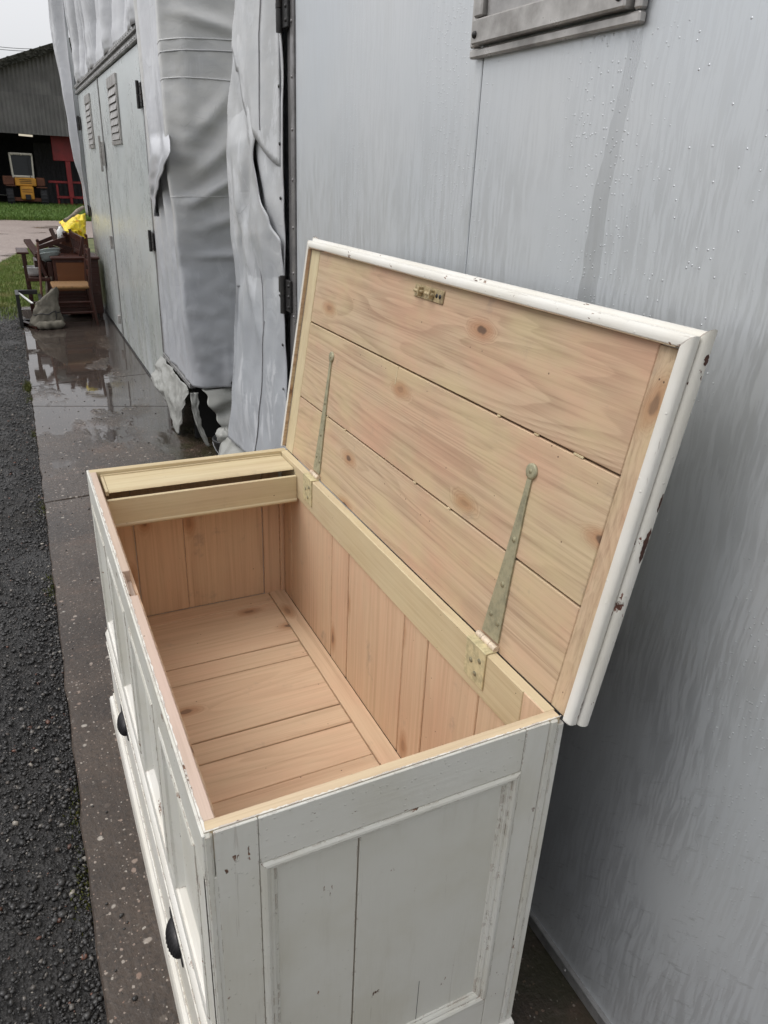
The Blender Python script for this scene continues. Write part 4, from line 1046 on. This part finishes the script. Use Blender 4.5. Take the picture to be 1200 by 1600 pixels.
# bare patches where the paint has flaked off the near board edge
def flake(u0, u1, a0, a1, seed):
    n0_, n1_ = -.0255, -.0050; c_ = (n0_ + n1_) / 2; h_ = (n1_ - n0_) / 2 + .0004; mb = MB()
    def f(s_, t):
        e = math.sin(math.pi * s_) ** .6; am = (a0 + a1) / 2 + .25 * N3_(s_ * 4, seed); hw = (a1 - a0) / 2 * e * (1 + .5 * N3_(s_ * 9, seed + 2))
        a = am + hw * (2 * t - 1); d = -.006 + .0345 - h_ * .8 + h_ * .8 * math.cos(a) + .0003
        return LM @ Vector((u0 + (u1 - u0) * s_, -d, c_ + h_ * math.sin(a)))
    mb.grid(24, 7, f); return mb
for a in ((.275, .330, -.45, .40, 1), (.352, .380, -.5, .0, 5), (.553, .568, -.6, .3, 12)):
    obj('flaked_patch', flake(*a), M['bare'], lid)
# strap hinges
def strap(vc, tip_v, base_w):
    mb = MB(); n0, n1 = .0006, .0036; U = [.012, .06, .12, .20, .27, .312]; wd = [base_w, base_w * .86, base_w * .66, base_w * .44, .013, .011]
    left = []; rightp = []
    for u, w_ in zip(U, wd):
        c = vc + (tip_v - vc) * (u / .325); left.append((u, c - w_ / 2)); rightp.append((u, c + w_ / 2))
    poly = left + rightp[::-1]
    mb.prism(poly, lambda p, t: LM @ Vector((p[0], p[1], n0 + (n1 - n0) * t)))
    mb.lathe([(.0135, 0), (.0135, .0034), (.010, .0042), (0, .0045)], LM @ Vector((.322, tip_v, n0)), 20, LM.to_3x3().to_4x4())
    o = obj('strap_hinge', mb, M['strap'], lid)
    s = MB(); 
    for u, dv in ((.322, 0), (.20, 0), (.115, 0), (.052, .011), (.045, -.012)):
        c = vc + (tip_v - vc) * (u / .325) + dv
        r = .0042 if u < .3 else .0035
        base = LM @ Vector((u, c, n1 + (.001 if u > .3 else 0))); s.lathe([(r + .0012, 0), (r + .0010, .0006), (r, .0002), (r * .9, .0010), (0, .0012)], base, 12, LM.to_3x3().to_4x4())
        s.prism([(-r * .8, -.0005), (r * .8, -.0005), (r * .8, .0005), (-r * .8, .0005)], lambda p, t: base + LM.to_3x3() @ Vector((p[0] * .7 - p[1] * .7, p[0] * .7 + p[1] * .7, .0010 + .0006 * t)))
    return o, s
for vc, tv, bwid in ((.214, .217, .050), (1.064, 1.080, .044)):
    o, s = strap(vc, tv, bwid)
    k = MB(); e = bwid * .5 + .004
    for a, b in ((-e, -.012), (-.011, .011), (.012, e)):
        k.tube([(.557, vc + a, .8565), (.557, vc + b, .8565)], .0062, 12)
    ko = obj('hinge_knuckle', k, M['knuckle'], ch)
    pl = MB(); pl.box(.5352, .5384, vc - .030, vc + .032, .776, .853, .001); pl.box(.5352, .5590, vc - .030, vc + .032, .8506, .8532, .001); po = obj('hinge_plate', pl, M['plate'], ch)
    sc_ = MB()
    for dy, dz in ((-.014, .828), (.012, .815), (-.004, .795)):
        sc_.lathe([(.0055, 0), (.005, .0008), (.0038, .0004), (.0035, .0012), (0, .0013)], (.5352, vc + dy, dz), 12, Matrix.Rotation(-math.pi/2, 4, 'Y'))
    obj('screw', sc_, M['screw'], po)
    so_ = obj('screw', s, M['screw'], lid)
# lock plate with two hooked staples
lk = lpart('lock_plate', M['brass'], lid, (.530, .556, .593, .711, .0, .0030))
mb = MB()
for v in (.688, .642):
    mb.tube([LM @ Vector((.543 + .000, v - .012, .003)), LM @ Vector((.543, v - .012, .008)), LM @ Vector((.543, v - .006, .011)), LM @ Vector((.543, v + .006, .011)), LM @ Vector((.543, v + .012, .008)), LM @ Vector((.543, v + .012, .003))], .0042, 8)
    lbox(mb, .534, .552, v - .013, v - .009, .003, .015, .001)
obj('staple', mb, M['brass'], lk)
mb = MB()
for v in (.605, .618): mb.lathe([(.0045, 0), (.004, .001), (0, .0012)], LM @ Vector((.543, v, .003)), 12, LM.to_3x3().to_4x4())
obj('screw', mb, M['iron'], lk)
# pale sliver left in the upper joint
for u_, v_, l_ in ((.380, .115, .022), (.380, .335, .008), (.380, .225, .012), (.1700, .42, .009), (.1700, .56, .012), (.1700, .93, .010), (.1700, 1.05, .006)):
    lpart('filler_sliver', M['creamY'], lid, (u_ - .0013, u_ + .0018, v_, v_ + l_, -.002, .0012), c=.0004)
lpart('filler_sliver', M['creamX'], lid, (.340, .379, .7225, .7265, .0002, .0010), c=.0003)

# ------------------------------------------------------------------ furniture pile at the far doors
def tube_between(mb, a, b, r, n=8): return mb.tube([a, b], r, n)
# rush-seated chair, side-on, facing the yard
chx0, chx1, cy0, cy1 = .315, .655, 8.08, 8.46
c1 = thing('chair', (.48, 8.27, 0), 'dark red ladder back chair with a rush seat, side on to the walkway', 'chair')
for y in (cy0, cy1):
    mb = MB(); mb.tube([(chx0, y, 0), (chx0, y, .30), (chx0, y, .40)], [.013, .017, .015], 8); obj('leg', mb, M['mahog'], c1)
    mb = MB(); mb.tube([(chx1 + .05, y, 0), (chx1 + .01, y, .36), (chx1 + .045, y, .80)], [.015, .019, .015], 8); obj('back_post', mb, M['mahog'], c1)
    for z in (.14, .25): mb = MB(); mb.tube([(chx0, y, z), (chx1 + .03, y, z)], .0095, 6); obj('rung', mb, M['mahogY'], c1)
for z in (.18, .28): mb = MB(); mb.tube([(chx0, cy0, z), (chx0, cy1, z)], .009, 6); obj('rung', mb, M['mahogY'], c1)
for z in (.52, .63, .74):
    mb = MB(); mb.box(chx1 + .015 + (z - .4) * .07, chx1 + .027 + (z - .4) * .07, cy0, cy1, z - .03, z + .03); obj('slat', mb, M['mahogY'], c1)
mb = MB(); mb.box(chx0 - .02, chx1 + .03, cy0 - .015, cy1 + .015, .385, .42, .012); obj('seat', mb, M['rush'], c1)
# chest of drawers behind it
d1 = thing('cabinet', (.58, 8.75, 0), 'brown wooden cabinet with an overhanging top behind the rush seated chair', 'cabinet')
obj('body', MB().box(.355, .83, 8.56, 9.0, .04, .635, .004), M['mahogY'], d1)
obj('front_panel', MB().box(.385, .70, 8.548, 8.5602, .30, .605, .003), M['oak'], d1)
obj('top', MB().box(.335, .845, 8.52, 9.02, .636, .668, .008), M['mahogY'], d1)
for x in (.37, .80): obj('leg', MB().box(x - .02, x + .02, 8.58, 8.62, 0, .04, .002), M['mahog'], d1)
# slatted chair back leaning above the cabinet
b1 = thing('slatted_chair', (.66, 8.8, .668), 'reddish slatted seat back leaning on the wall, on top of the cabinet', 'chair')
A = at(109, 361, 8.95); Bp = at(130, 373, 8.62); A2 = at(119, 403, 8.9); B2 = at(126, 407, 8.62)
A2.z = B2.z = .672
def lerp(a, b, t): return a + (b - a) * t
for s_ in (0, 1): mb = MB(); mb.bar(lerp(A, Bp, s_) + Vector((0, 0, .02)), lerp(A2, B2, s_), .035, .03); obj('post', mb, M['mahog'], b1)
mb = MB(); mb.bar(lerp(A, A2, .12), lerp(Bp, B2, .12), .02, .07); obj('rail', mb, M['mahogY'], b1)
mb = MB(); mb.bar(lerp(A, A2, .82), lerp(Bp, B2, .82), .02, .05); obj('rail', mb, M['mahogY'], b1)
for k in range(1, 7): mb = MB(); mb.bar(lerp(lerp(A, Bp, k / 7), lerp(A2, B2, k / 7), .15), lerp(lerp(A, Bp, k / 7), lerp(A2, B2, k / 7), .82), .028, .012); obj('slat', mb, M['mahogY'], b1)
# armchair frame at the yard side
a1 = thing('armchair', (.13, 8.75, 0), 'reddish brown open armchair frame at the left edge of the pile', 'chair')
ax0, ax1 = .085, .30
for x, y, z in ((ax0, 8.62, .69), (ax0 + .02, 9.05, .69), (ax1, 9.05, .66), (ax1, 8.62, .42)):
    mb = MB(); mb.bar((x, y, 0), (x - .015, y, z), .034, .034); obj('leg', mb, M['mahog'], a1)
mb = MB(); mb.box(ax0 - .075, ax0 + .045, 8.58, 9.10, .69, .712, .005); obj('armrest', mb, M['mahogY'], a1)
mb = MB(); mb.box(ax0 - .01, ax1 + .01, 8.60, 9.07, .40, .44, .004); obj('seat', mb, M['mahogY'], a1)
mb = MB(); mb.box(ax0, ax1, 8.61, 8.63, .16, .185, .003); obj('rung', mb, M['mahogY'], a1)
# white basin on that seat, and the enamel bowls on a crate
def bowl(name, c, r, h, label, mo, mi, group=None, tilt=0, ta=0):
    o = thing(name, c, label, 'bowl', group); Rm = Matrix.Rotation(tilt, 4, Vector((math.cos(ta), math.sin(ta), 0)))
    mb = MB(); mb.lathe([(0, 0), (r * .55, 0), (r * .8, h * .4), (r * .97, h * .9), (r * 1.06, h), (r * 1.06, h + .006), (r * .98, h + .006)], c, 28, Rm); obj('outside', mb, mo, o)
    mb = MB(); mb.lathe([(r * .979, h + .0055), (r * .93, h * .88), (r * .76, h * .42), (r * .5, .012), (0, .010)], c, 28, Rm); obj('inside', mb, mi, o)
bowl('basin', Vector((.165, 8.78, .445)), .105, .09, 'white enamel basin lying on the armchair seat', M['whiteware'], M['whiteware'])
cr = thing('crate', (.36, 8.95, 0), 'dark wooden crate below the stacked enamel bowls', 'crate')
mb = MB(); mb.box(.30, .352, 8.65, 9.2, 0, .60, .004); mb.box(.18, .30, 8.80, 9.2, .46, .60, .004); obj('body', mb, M['mahog'], cr)
bc = at(79, 407, 8.72)
bowl('bowl', Vector((bc.x, 8.75, .602)), .118, .075, 'lower pale green enamel bowl of the stack on the pile', M['enamel'], M['enamelin'], None, R_(-14), .4)
bowl('bowl', Vector((bc.x + .004, 8.75, .640)), .120, .072, 'upper grey enamel bowl nested on the pale green one', M['enamel'], M['enamelin'], None, R_(-16), .4)
# tipped chair, legs in the air
t1_ = thing('tipped_chair', (.25, 8.9, .44), 'dark chair tipped upside down with its legs pointing up', 'chair')
Y = 8.85
def bar_px(name, a, b, wd, th=None, ya=Y, yb=Y, mat='mahog', par=None):
    mb = MB(); mb.bar(at(*a, ya), at(*b, yb), wd, th); return obj(name, mb, M[mat], par or t1_)
bar_px('leg', (79, 357), (88, 378), .034, None, 8.95, 8.9); bar_px('leg', (90, 357), (99, 376), .036, None, 9.1, 9.1); bar_px('leg', (100, 362), (106, 378), .036, None, 8.85, 8.9)
bar_px('seat_rail', (58, 388), (101, 373), .022, .045, 8.7, 8.8); bar_px('seat_rail', (60, 380), (92, 367), .022, .04, 9.1, 9.1); bar_px('seat_rail', (101, 373), (94, 366), .022, .04, 8.8, 9.1)
bar_px('back_panel', (42, 375), (60, 401), .075, .03, 8.9, 8.7); bar_px('back_post', (57, 396), (74, 434), .040, .035, 8.7, 8.66); bar_px('back_post', (72, 398), (84, 412), .03, .03, 8.9, 8.85)
bar_px('cross_rail', (76, 385), (108, 396), .03, .05, 8.92, 8.95); bar_px('cross_rail', (84, 380), (112, 390), .028, .045, 9.05, 9.05)
sp = thing('pole', at(62, 452, 8.55), 'thin upright reddish pole standing in front of the enamel bowls', 'pole')
mb = MB(); mb.tube([(at(58.5, 378, 8.55)), (lambda q: Vector((q.x, 8.55, .0)))(at(62, 455, 8.55))], .0125, 8); obj('shaft', mb, flat('worn_red_wood', (.16, .07, .05), .6), sp)
mb = MB(); mb.lathe([(.0125, 0), (.017, .006), (.017, .02), (.01, .03), (0, .032)], at(58.5, 378, 8.55), 10); obj('finial', mb, M['mahog'], sp)
for px, yy_ in ((70.5, 8.62), (78, 8.66)):
    q0, q1 = at(px + 2, 432, yy_), at(px, 452, yy_); o = thing('stick', (q1.x, yy_, 0), 'grey stick propped upright behind the canvas sack' if px < 75 else 'second grey stick, right of the first behind the canvas sack', 'stick')
    mb = MB(); mb.tube([q0, Vector((q1.x - .01, yy_, 0))], .014, 8); obj('shaft', mb, M['driftwood'], o)
# black open frame / box and the canvas sack
f0 = thing('picture_frame', (0, 8.3, 0), 'black open wooden frame standing at the walkway edge behind the canvas sack', 'frame')
x0, x1 = -.07, .15
for bx in ((x0, x0 + .035, 8.05, 8.40, 0, .345), (x0 + .036, x1, 8.36, 8.40, .30, .345), (x0 + .036, x1, 8.36, 8.40, 0, .035), (x1 + .001, x1 + .035, 8.05, 8.40, 0, .30)):
    obj('side', MB().box(*bx, .003), M['blackpaint'], f0)
mb = MB(); mb.bar(Vector((x0 + .03, 8.32, .325)), Vector((x0 + .15, 8.10, .245)), .022, .012); obj('mitre_strip', mb, M['whiteware'], f0)
plk = thing('board', (0, 8.1, 0), 'short reddish board lying at the foot of the canvas sack', 'board')
mb = MB(); mb.bar(Vector((x0 + .03, 8.30, .02)), Vector((x0 + .17, 7.95, .02)), .05, .03); obj('plank', mb, M['mahogY'], plk)
def sack(s, t):
    a = 2 * math.pi * s; h = .34 * t
    prof = interp([(0, .86), (.08, 1.0), (.25, .98), (.5, .84), (.75, .72), (.93, .70), (1, .62)], t)
    lean = .045 * t
    w1, w2 = .155 * prof, .125 * prof * (1 - .45 * t)
    fo = 1 + .22 * N3(math.cos(a) * 1.6 + t * 2, math.sin(a) * 1.6, t * 3) - .22 * abs(N3(math.cos(a) * 2.6, math.sin(a) * 2.6, t * 4.5)) + .06 + .05 * math.sin(a * 5 + t * 7) * (1 - t) * t * 2
    dz = .075 * math.cos(a) * t * t + .012 * N3(math.cos(a) * 3, math.sin(a) * 3, 7) * t
    return Vector((.185 + lean + w1 * fo * math.cos(a), 8.06 + w2 * fo * math.sin(a), h + dz))
sk = thing('sack', (.185, 8.06, 0), 'slumped grey canvas sack on the wet concrete in front of the pile', 'sack')
mb = MB(); mb.grid(80, 40, sack); mb.add([sack(k / 40, 1) for k in range(40)], [list(range(40))]); obj('body', mb, M['canvas'], sk)
def roll(s, t):
    a = 2 * math.pi * t; q = s; r = .045 * (1 + .35 * N3(q * 6, math.cos(a), math.sin(a))) * math.sin(min(1, q * 6, (1 - q) * 6) * 1.57)
    return Vector((.07 + .30 * q, 7.945 - .02 * math.sin(q * 5) + r * math.cos(a), .045 + r * .9 * math.sin(a)))
mb = MB(); mb.grid(40, 14, roll); obj('rolled_hem', mb, M['canvas'], sk)
mb = MB(); mb.tube([sack(.55 + .40 * k / 16, .46 - .03 * math.sin(k)) for k in range(17)], .006, 6); obj('strap', mb, M['blackpaint'], sk)
mb = MB(); mb.tube([sack(.86, .5 * (1 - k / 10)) + Vector((0, -.004, 0)) for k in range(11)], .006, 6); obj('strap', mb, M['blackpaint'], sk)
# yellow sheet, driftwood, white bottle behind
def ysheet(s, t):
    P0, P1, P2, P3 = at(92, 346, 9.3), at(134, 333, 9.5), at(134, 372, 9.1), at(103, 364, 8.95)
    p = lerp(lerp(P0, P1, s), lerp(P3, P2, s), t); b = math.sin(s * 3.0 + .1) * math.sin(t * 3.0)
    return p + Vector((.0, -.16 * b + .05 * N3(s * 6, t * 5), .05 * b + .03 * N3(s * 5, t * 6, 2)))
ys_ = thing('yellow_sheet', at(115, 365, 9.1), 'bright yellow plastic sheet heaped on the back of the pile', 'sheet')
mb = MB(); mb.grid(44, 34, ysheet); obj('cloth', mb, M['yellowsheet'], ys_, .003)
mb = MB(); mb.box(.50, .80, 9.12, 9.55, 0, .86, .01); q = thing('box', (.65, 9.3, 0), 'brown box hidden below the yellow sheet', 'box'); obj('body', mb, M['rustbrown'], q)
dw = thing('branch', at(100, 345, 9.1), 'grey forked driftwood branch resting across the yellow sheet', 'branch')
mb = MB(); mb.tube([at(101, 345, 9.0), at(107, 341, 9.05), at(115, 335, 9.1), at(122, 329, 9.2), at(130, 324, 9.3)], [.022, .016, .018, .024, .02], 8); obj('limb', mb, M['driftwood'], dw)
bt = thing('bottle', at(95, 362, 8.95), 'white plastic bottle poking up between the tipped chair legs', 'bottle')
mb = MB(); mb.lathe([(0, 0), (.04, 0), (.042, .01), (.042, .08), (.02, .105), (.016, .125), (0, .125)], at(96, 372, 8.98), 14); obj('body', mb, M['whiteware'], bt)

# ------------------------------------------------------------------ barn, loader and red frame beyond the road
bn = thing('barn', (2.5, 34, 0), 'dark corrugated barn with an open front beyond the grass strip', 'barn')
def gable_z(x): return 5.02 + (x - .8) * .37 if x < 5.2 else 6.65 - (x - 5.2) * .37
def corr(x0, x1, zb, zt, Y, pitch=.15, amp=.028):
    mb = MB(); n = int((x1 - x0) / pitch * 4); vs = []
    for i in range(n + 1):
        x = x0 + (x1 - x0) * i / n; y = Y + amp * math.sin(2 * math.pi * x / pitch)
        vs += [(x, y, zb(x)), (x, y, zt(x))]
    mb.add(vs, [[2*i, 2*i+2, 2*i+3, 2*i+1] for i in range(n)]); return mb
x = -6.0
while x < 12:
    x2 = x + 1.05
    obj('cladding_sheet', corr(x, x2, lambda q: 2.60, lambda q: 3.99, 34.0), M['sheet'], bn, .012)
    obj('cladding_sheet', corr(x, x2, lambda q: 3.93, lambda q: gable_z(q) - .15, 34.06), M['sheet'], bn, .012)
    x = x2
mb = MB()
for xa, xb in ((-6.2, 5.2), (5.2, 12.2)):
    mb.prism([(0, -.30), (0, .0)], lambda p, t: Vector((0, 0, 0))) if False else None
    mb.add([(xa, 33.75, gable_z(xa) - .26), (xb, 33.75, gable_z(xb) - .26), (xb, 33.75, gable_z(xb)), (xa, 33.75, gable_z(xa)), (xa, 52, gable_z(xa) - .26), (xb, 52, gable_z(xb) - .26), (xb, 52, gable_z(xb)), (xa, 52, gable_z(xa))],
           [[0, 1, 2, 3], [4, 5, 6, 7], [0, 1, 5, 4], [3, 2, 6, 7], [0, 3, 7, 4], [1, 2, 6, 5]])
obj('roof', mb, M['mossroof'], bn)
mb = MB()
for k in range(420):
    x = random.uniform(-3, 6); z = gable_z(x) - random.uniform(.0, .30); s_ = random.uniform(.03, .075)
    mb.lathe([(0, -s_ * .6), (s_, 0), (0, s_ * .6)], (x, 33.74 - random.uniform(0, .03), z), 5)
o = obj('moss_clump', mb, M['mossroof'], bn); o['kind'] = 'stuff'
obj('side_wall', MB().box(-6.1, -6.0, 34.1, 51.8, 0, 2.3), M['barnin'], bn); obj('side_wall', MB().box(12, 12.1, 34.1, 51.8, 0, 3.9), M['barnin'], bn)
obj('back_wall', MB().box(-6, 12, 46, 46.1, 0, 6.2), M['barnin'], bn)
obj('post', MB().box(-.9, -.7, 34.1, 34.3, 0, 2.6), M['barnin'], bn); obj('post', MB().box(4.3, 4.5, 34.1, 34.3, 0, 2.6), M['barnin'], bn)
mb = MB(); mb.box(-6, 12, 34.1, 46, -.03, -.018); tag(obj('barn_floor', mb, M['dirtblock']), kind='structure')
obj('inner_wall', corr(1.7, 4.2, lambda q: 0, lambda q: 2.4, 38.0, .2, .03), M['barnin'], bn, .01)
lt = thing('strip_light', (1.3, 35.5, 2.55), 'lit strip light hanging under the barn front', 'light')
q0, q1 = at(29, 210.5, 36.5), at(51, 212.5, 36.5); mb = MB(); mb.bar(q0, q1, .06, .07); obj('diffuser', mb, M['lamp'], lt)
mb = MB(); mb.bar(q0 + Vector((0, 0, .06)), q1 + Vector((0, 0, .06)), .09, .04); obj('housing', mb, M['cabwhite'], lt)
# yellow loader
ld = thing('loader', (1.08, 35, 0), 'small old yellow loader with a white framed cab parked in the barn', 'loader'); Yl = 34.5
def lb(name, mat, x0, x1, y0, y1, z0, z1, c=.02): return obj(name, MB().box(x0, x1, y0, y1, z0, z1, c), M[mat], ld)
k = (34.5 + .68) / (34 + .68)
lb('bonnet', 'yellow', .70, 1.47, Yl, Yl + .5, .74, 1.04, .03)
for z in (.84, .90, .96): lb('grille_slot', 'tyre', .86, 1.30, Yl - .012, Yl + .01, z, z + .022, .004)
lb('nose', 'yellow', .85, 1.33, Yl - .10, Yl + .5, .24, .735, .04)
for z in (.52, .60): lb('grille_slot', 'rustbrown', .90, 1.28, Yl - .112, Yl - .09, z, z + .02, .004)
lb('tow_block', 'tyre', 1.0, 1.2, Yl - .2, Yl - .101, .24, .44)
mb = MB(); mb.bar(Vector((.5, Yl + .1, .26)), Vector((1.7, Yl + .1, .24)), .14, .13); obj('axle', mb, M['rustbrown'], ld)
lb('fender', 'rustbrown', .27, .695, Yl + .1, Yl + .9, .76, 1.09, .03); lb('fender', 'rustbrown', 1.475, 1.80, Yl + .1, Yl + .9, .74, 1.06, .03)
lb('fender_lip', 'rustbrown', .35, .72, Yl - .05, Yl + .09, .72, .755); lb('fender_lip', 'rustbrown', 1.45, 1.86, Yl - .05, Yl + .09, .68, .72)
lb('chassis', 'tyre', .6, 1.6, Yl + .51, Yl + 2.0, .3, 1.03)
cab = lb('cab', 'cabwhite', .61, 1.46, Yl + .1, Yl + 1.2, 1.86, 1.94, .02)
for xa, xb, yb in ((.665, .645, 0), (1.40, 1.435, 0), (.665, .645, 1.05), (1.40, 1.435, 1.05)):
    mb = MB(); mb.bar(Vector((xa, Yl + .12 + yb, 1.04)), Vector((xb, Yl + .12 + yb, 1.87)), .055, .06); obj('cab_post', mb, M['cabwhite'], cab)
lb('cab_sill', 'cabwhite', .67, 1.43, Yl + .1, Yl + .16, 1.045, 1.13)
obj('windscreen', MB().add([(.69, Yl + .125, 1.13), (1.39, Yl + .125, 1.13), (1.425, Yl + .125, 1.86), (.655, Yl + .125, 1.86)], [[0, 1, 2, 3]]), M['glass'], cab, .01)
lb('seat_back', 'rustbrown', .78, 1.0, Yl + .7, Yl + .8, 1.04, 1.25)
for x in (.72, 1.05, 1.38): mb = MB(); mb.lathe([(.045, 0), (.05, .05), (0, .06)], (x, Yl + .09, 1.89), 10, Matrix.Rotation(math.pi/2, 4, 'X')); obj('work_lamp', mb, M['cabwhite'], cab)
mb = MB(); mb.bar(Vector((1.29, Yl + .09, 1.05)), Vector((1.27, Yl + .09, 1.78)), .02, .02); obj('wiper', mb, M['tyre'], cab)
for xw in (.46, 1.70):
    mb = MB(); Rw = Matrix.Rotation(math.pi/2, 4, 'Y')
    mb.lathe([(.16, -.13), (.30, -.13), (.335, -.09), (.335, .09), (.30, .13), (.16, .13)], (xw, Yl + .15, .30), 28, Rw)
    for a in range(18):
        an = a * 2 * math.pi / 18; c = Vector((xw, Yl + .15 + .335 * math.cos(an), .30 + .335 * math.sin(an))); mb.bar(c + Vector((-.12, 0, 0)), c + Vector((.12, .02 * math.sin(an), 0)), .04, .03)
    wo = obj('wheel', mb, M['tyre'], ld)
    mb = MB(); mb.lathe([(0, -.10), (.1, -.10), (.16, -.06), (.17, .06), (.1, .10), (0, .10)], (xw, Yl + .15, .30), 18, Rw); obj('rim', mb, M['rustbrown'], wo)
# red steel frame
rf = thing('steel_frame', (2.6, 34.6, 0), 'red painted steel frame with a deep top plate beside the yellow loader', 'frame'); Yr = 34.9
def rb(name, x0, x1, z0, z1, y0=Yr, y1=Yr + .12, c=.01): return obj(name, MB().box(x0, x1, y0, y1, z0, z1, c), M['red'], rf)
rb('top_plate', 2.24, 3.2, 1.72, 2.72); rb('post', 2.68, 2.87, .34, 1.718); rb('lower_rail', 2.2, 3.3, .30, .40, Yr + .125, Yr + .2); rb('upper_rail', 1.95, 3.3, .88, .97, Yr + .125, Yr + .2)
rb('leg', 2.22, 2.31, 0, .878, Yr + .21, Yr + .28); rb('leg', 2.70, 2.80, 0, .338); rb('rear_post', 3.25, 3.4, 0, 2.7, Yr + .6, Yr + .75)
obj('ramp_plate', MB().box(2.35, 3.2, Yr + .3, Yr + .5, .02, .1), M['rustbrown'], rf)
# cables across the sky
for i, (va, vb) in enumerate(((67.5, 71), (71.5, 74.5))):
    a, b = at(-60, va - 3, 60), at(120, vb + 2, 60); o = thing('overhead_cable', a, ('upper' if i == 0 else 'lower') + ' of two thin cables crossing the sky left of the barn roof', 'cable')
    mb = MB(); mb.tube([lerp(a, b, k / 12) - Vector((0, 0, .25 * math.sin(k / 12 * math.pi))) for k in range(13)], .018, 6); obj('line', mb, M['overhead'], o)
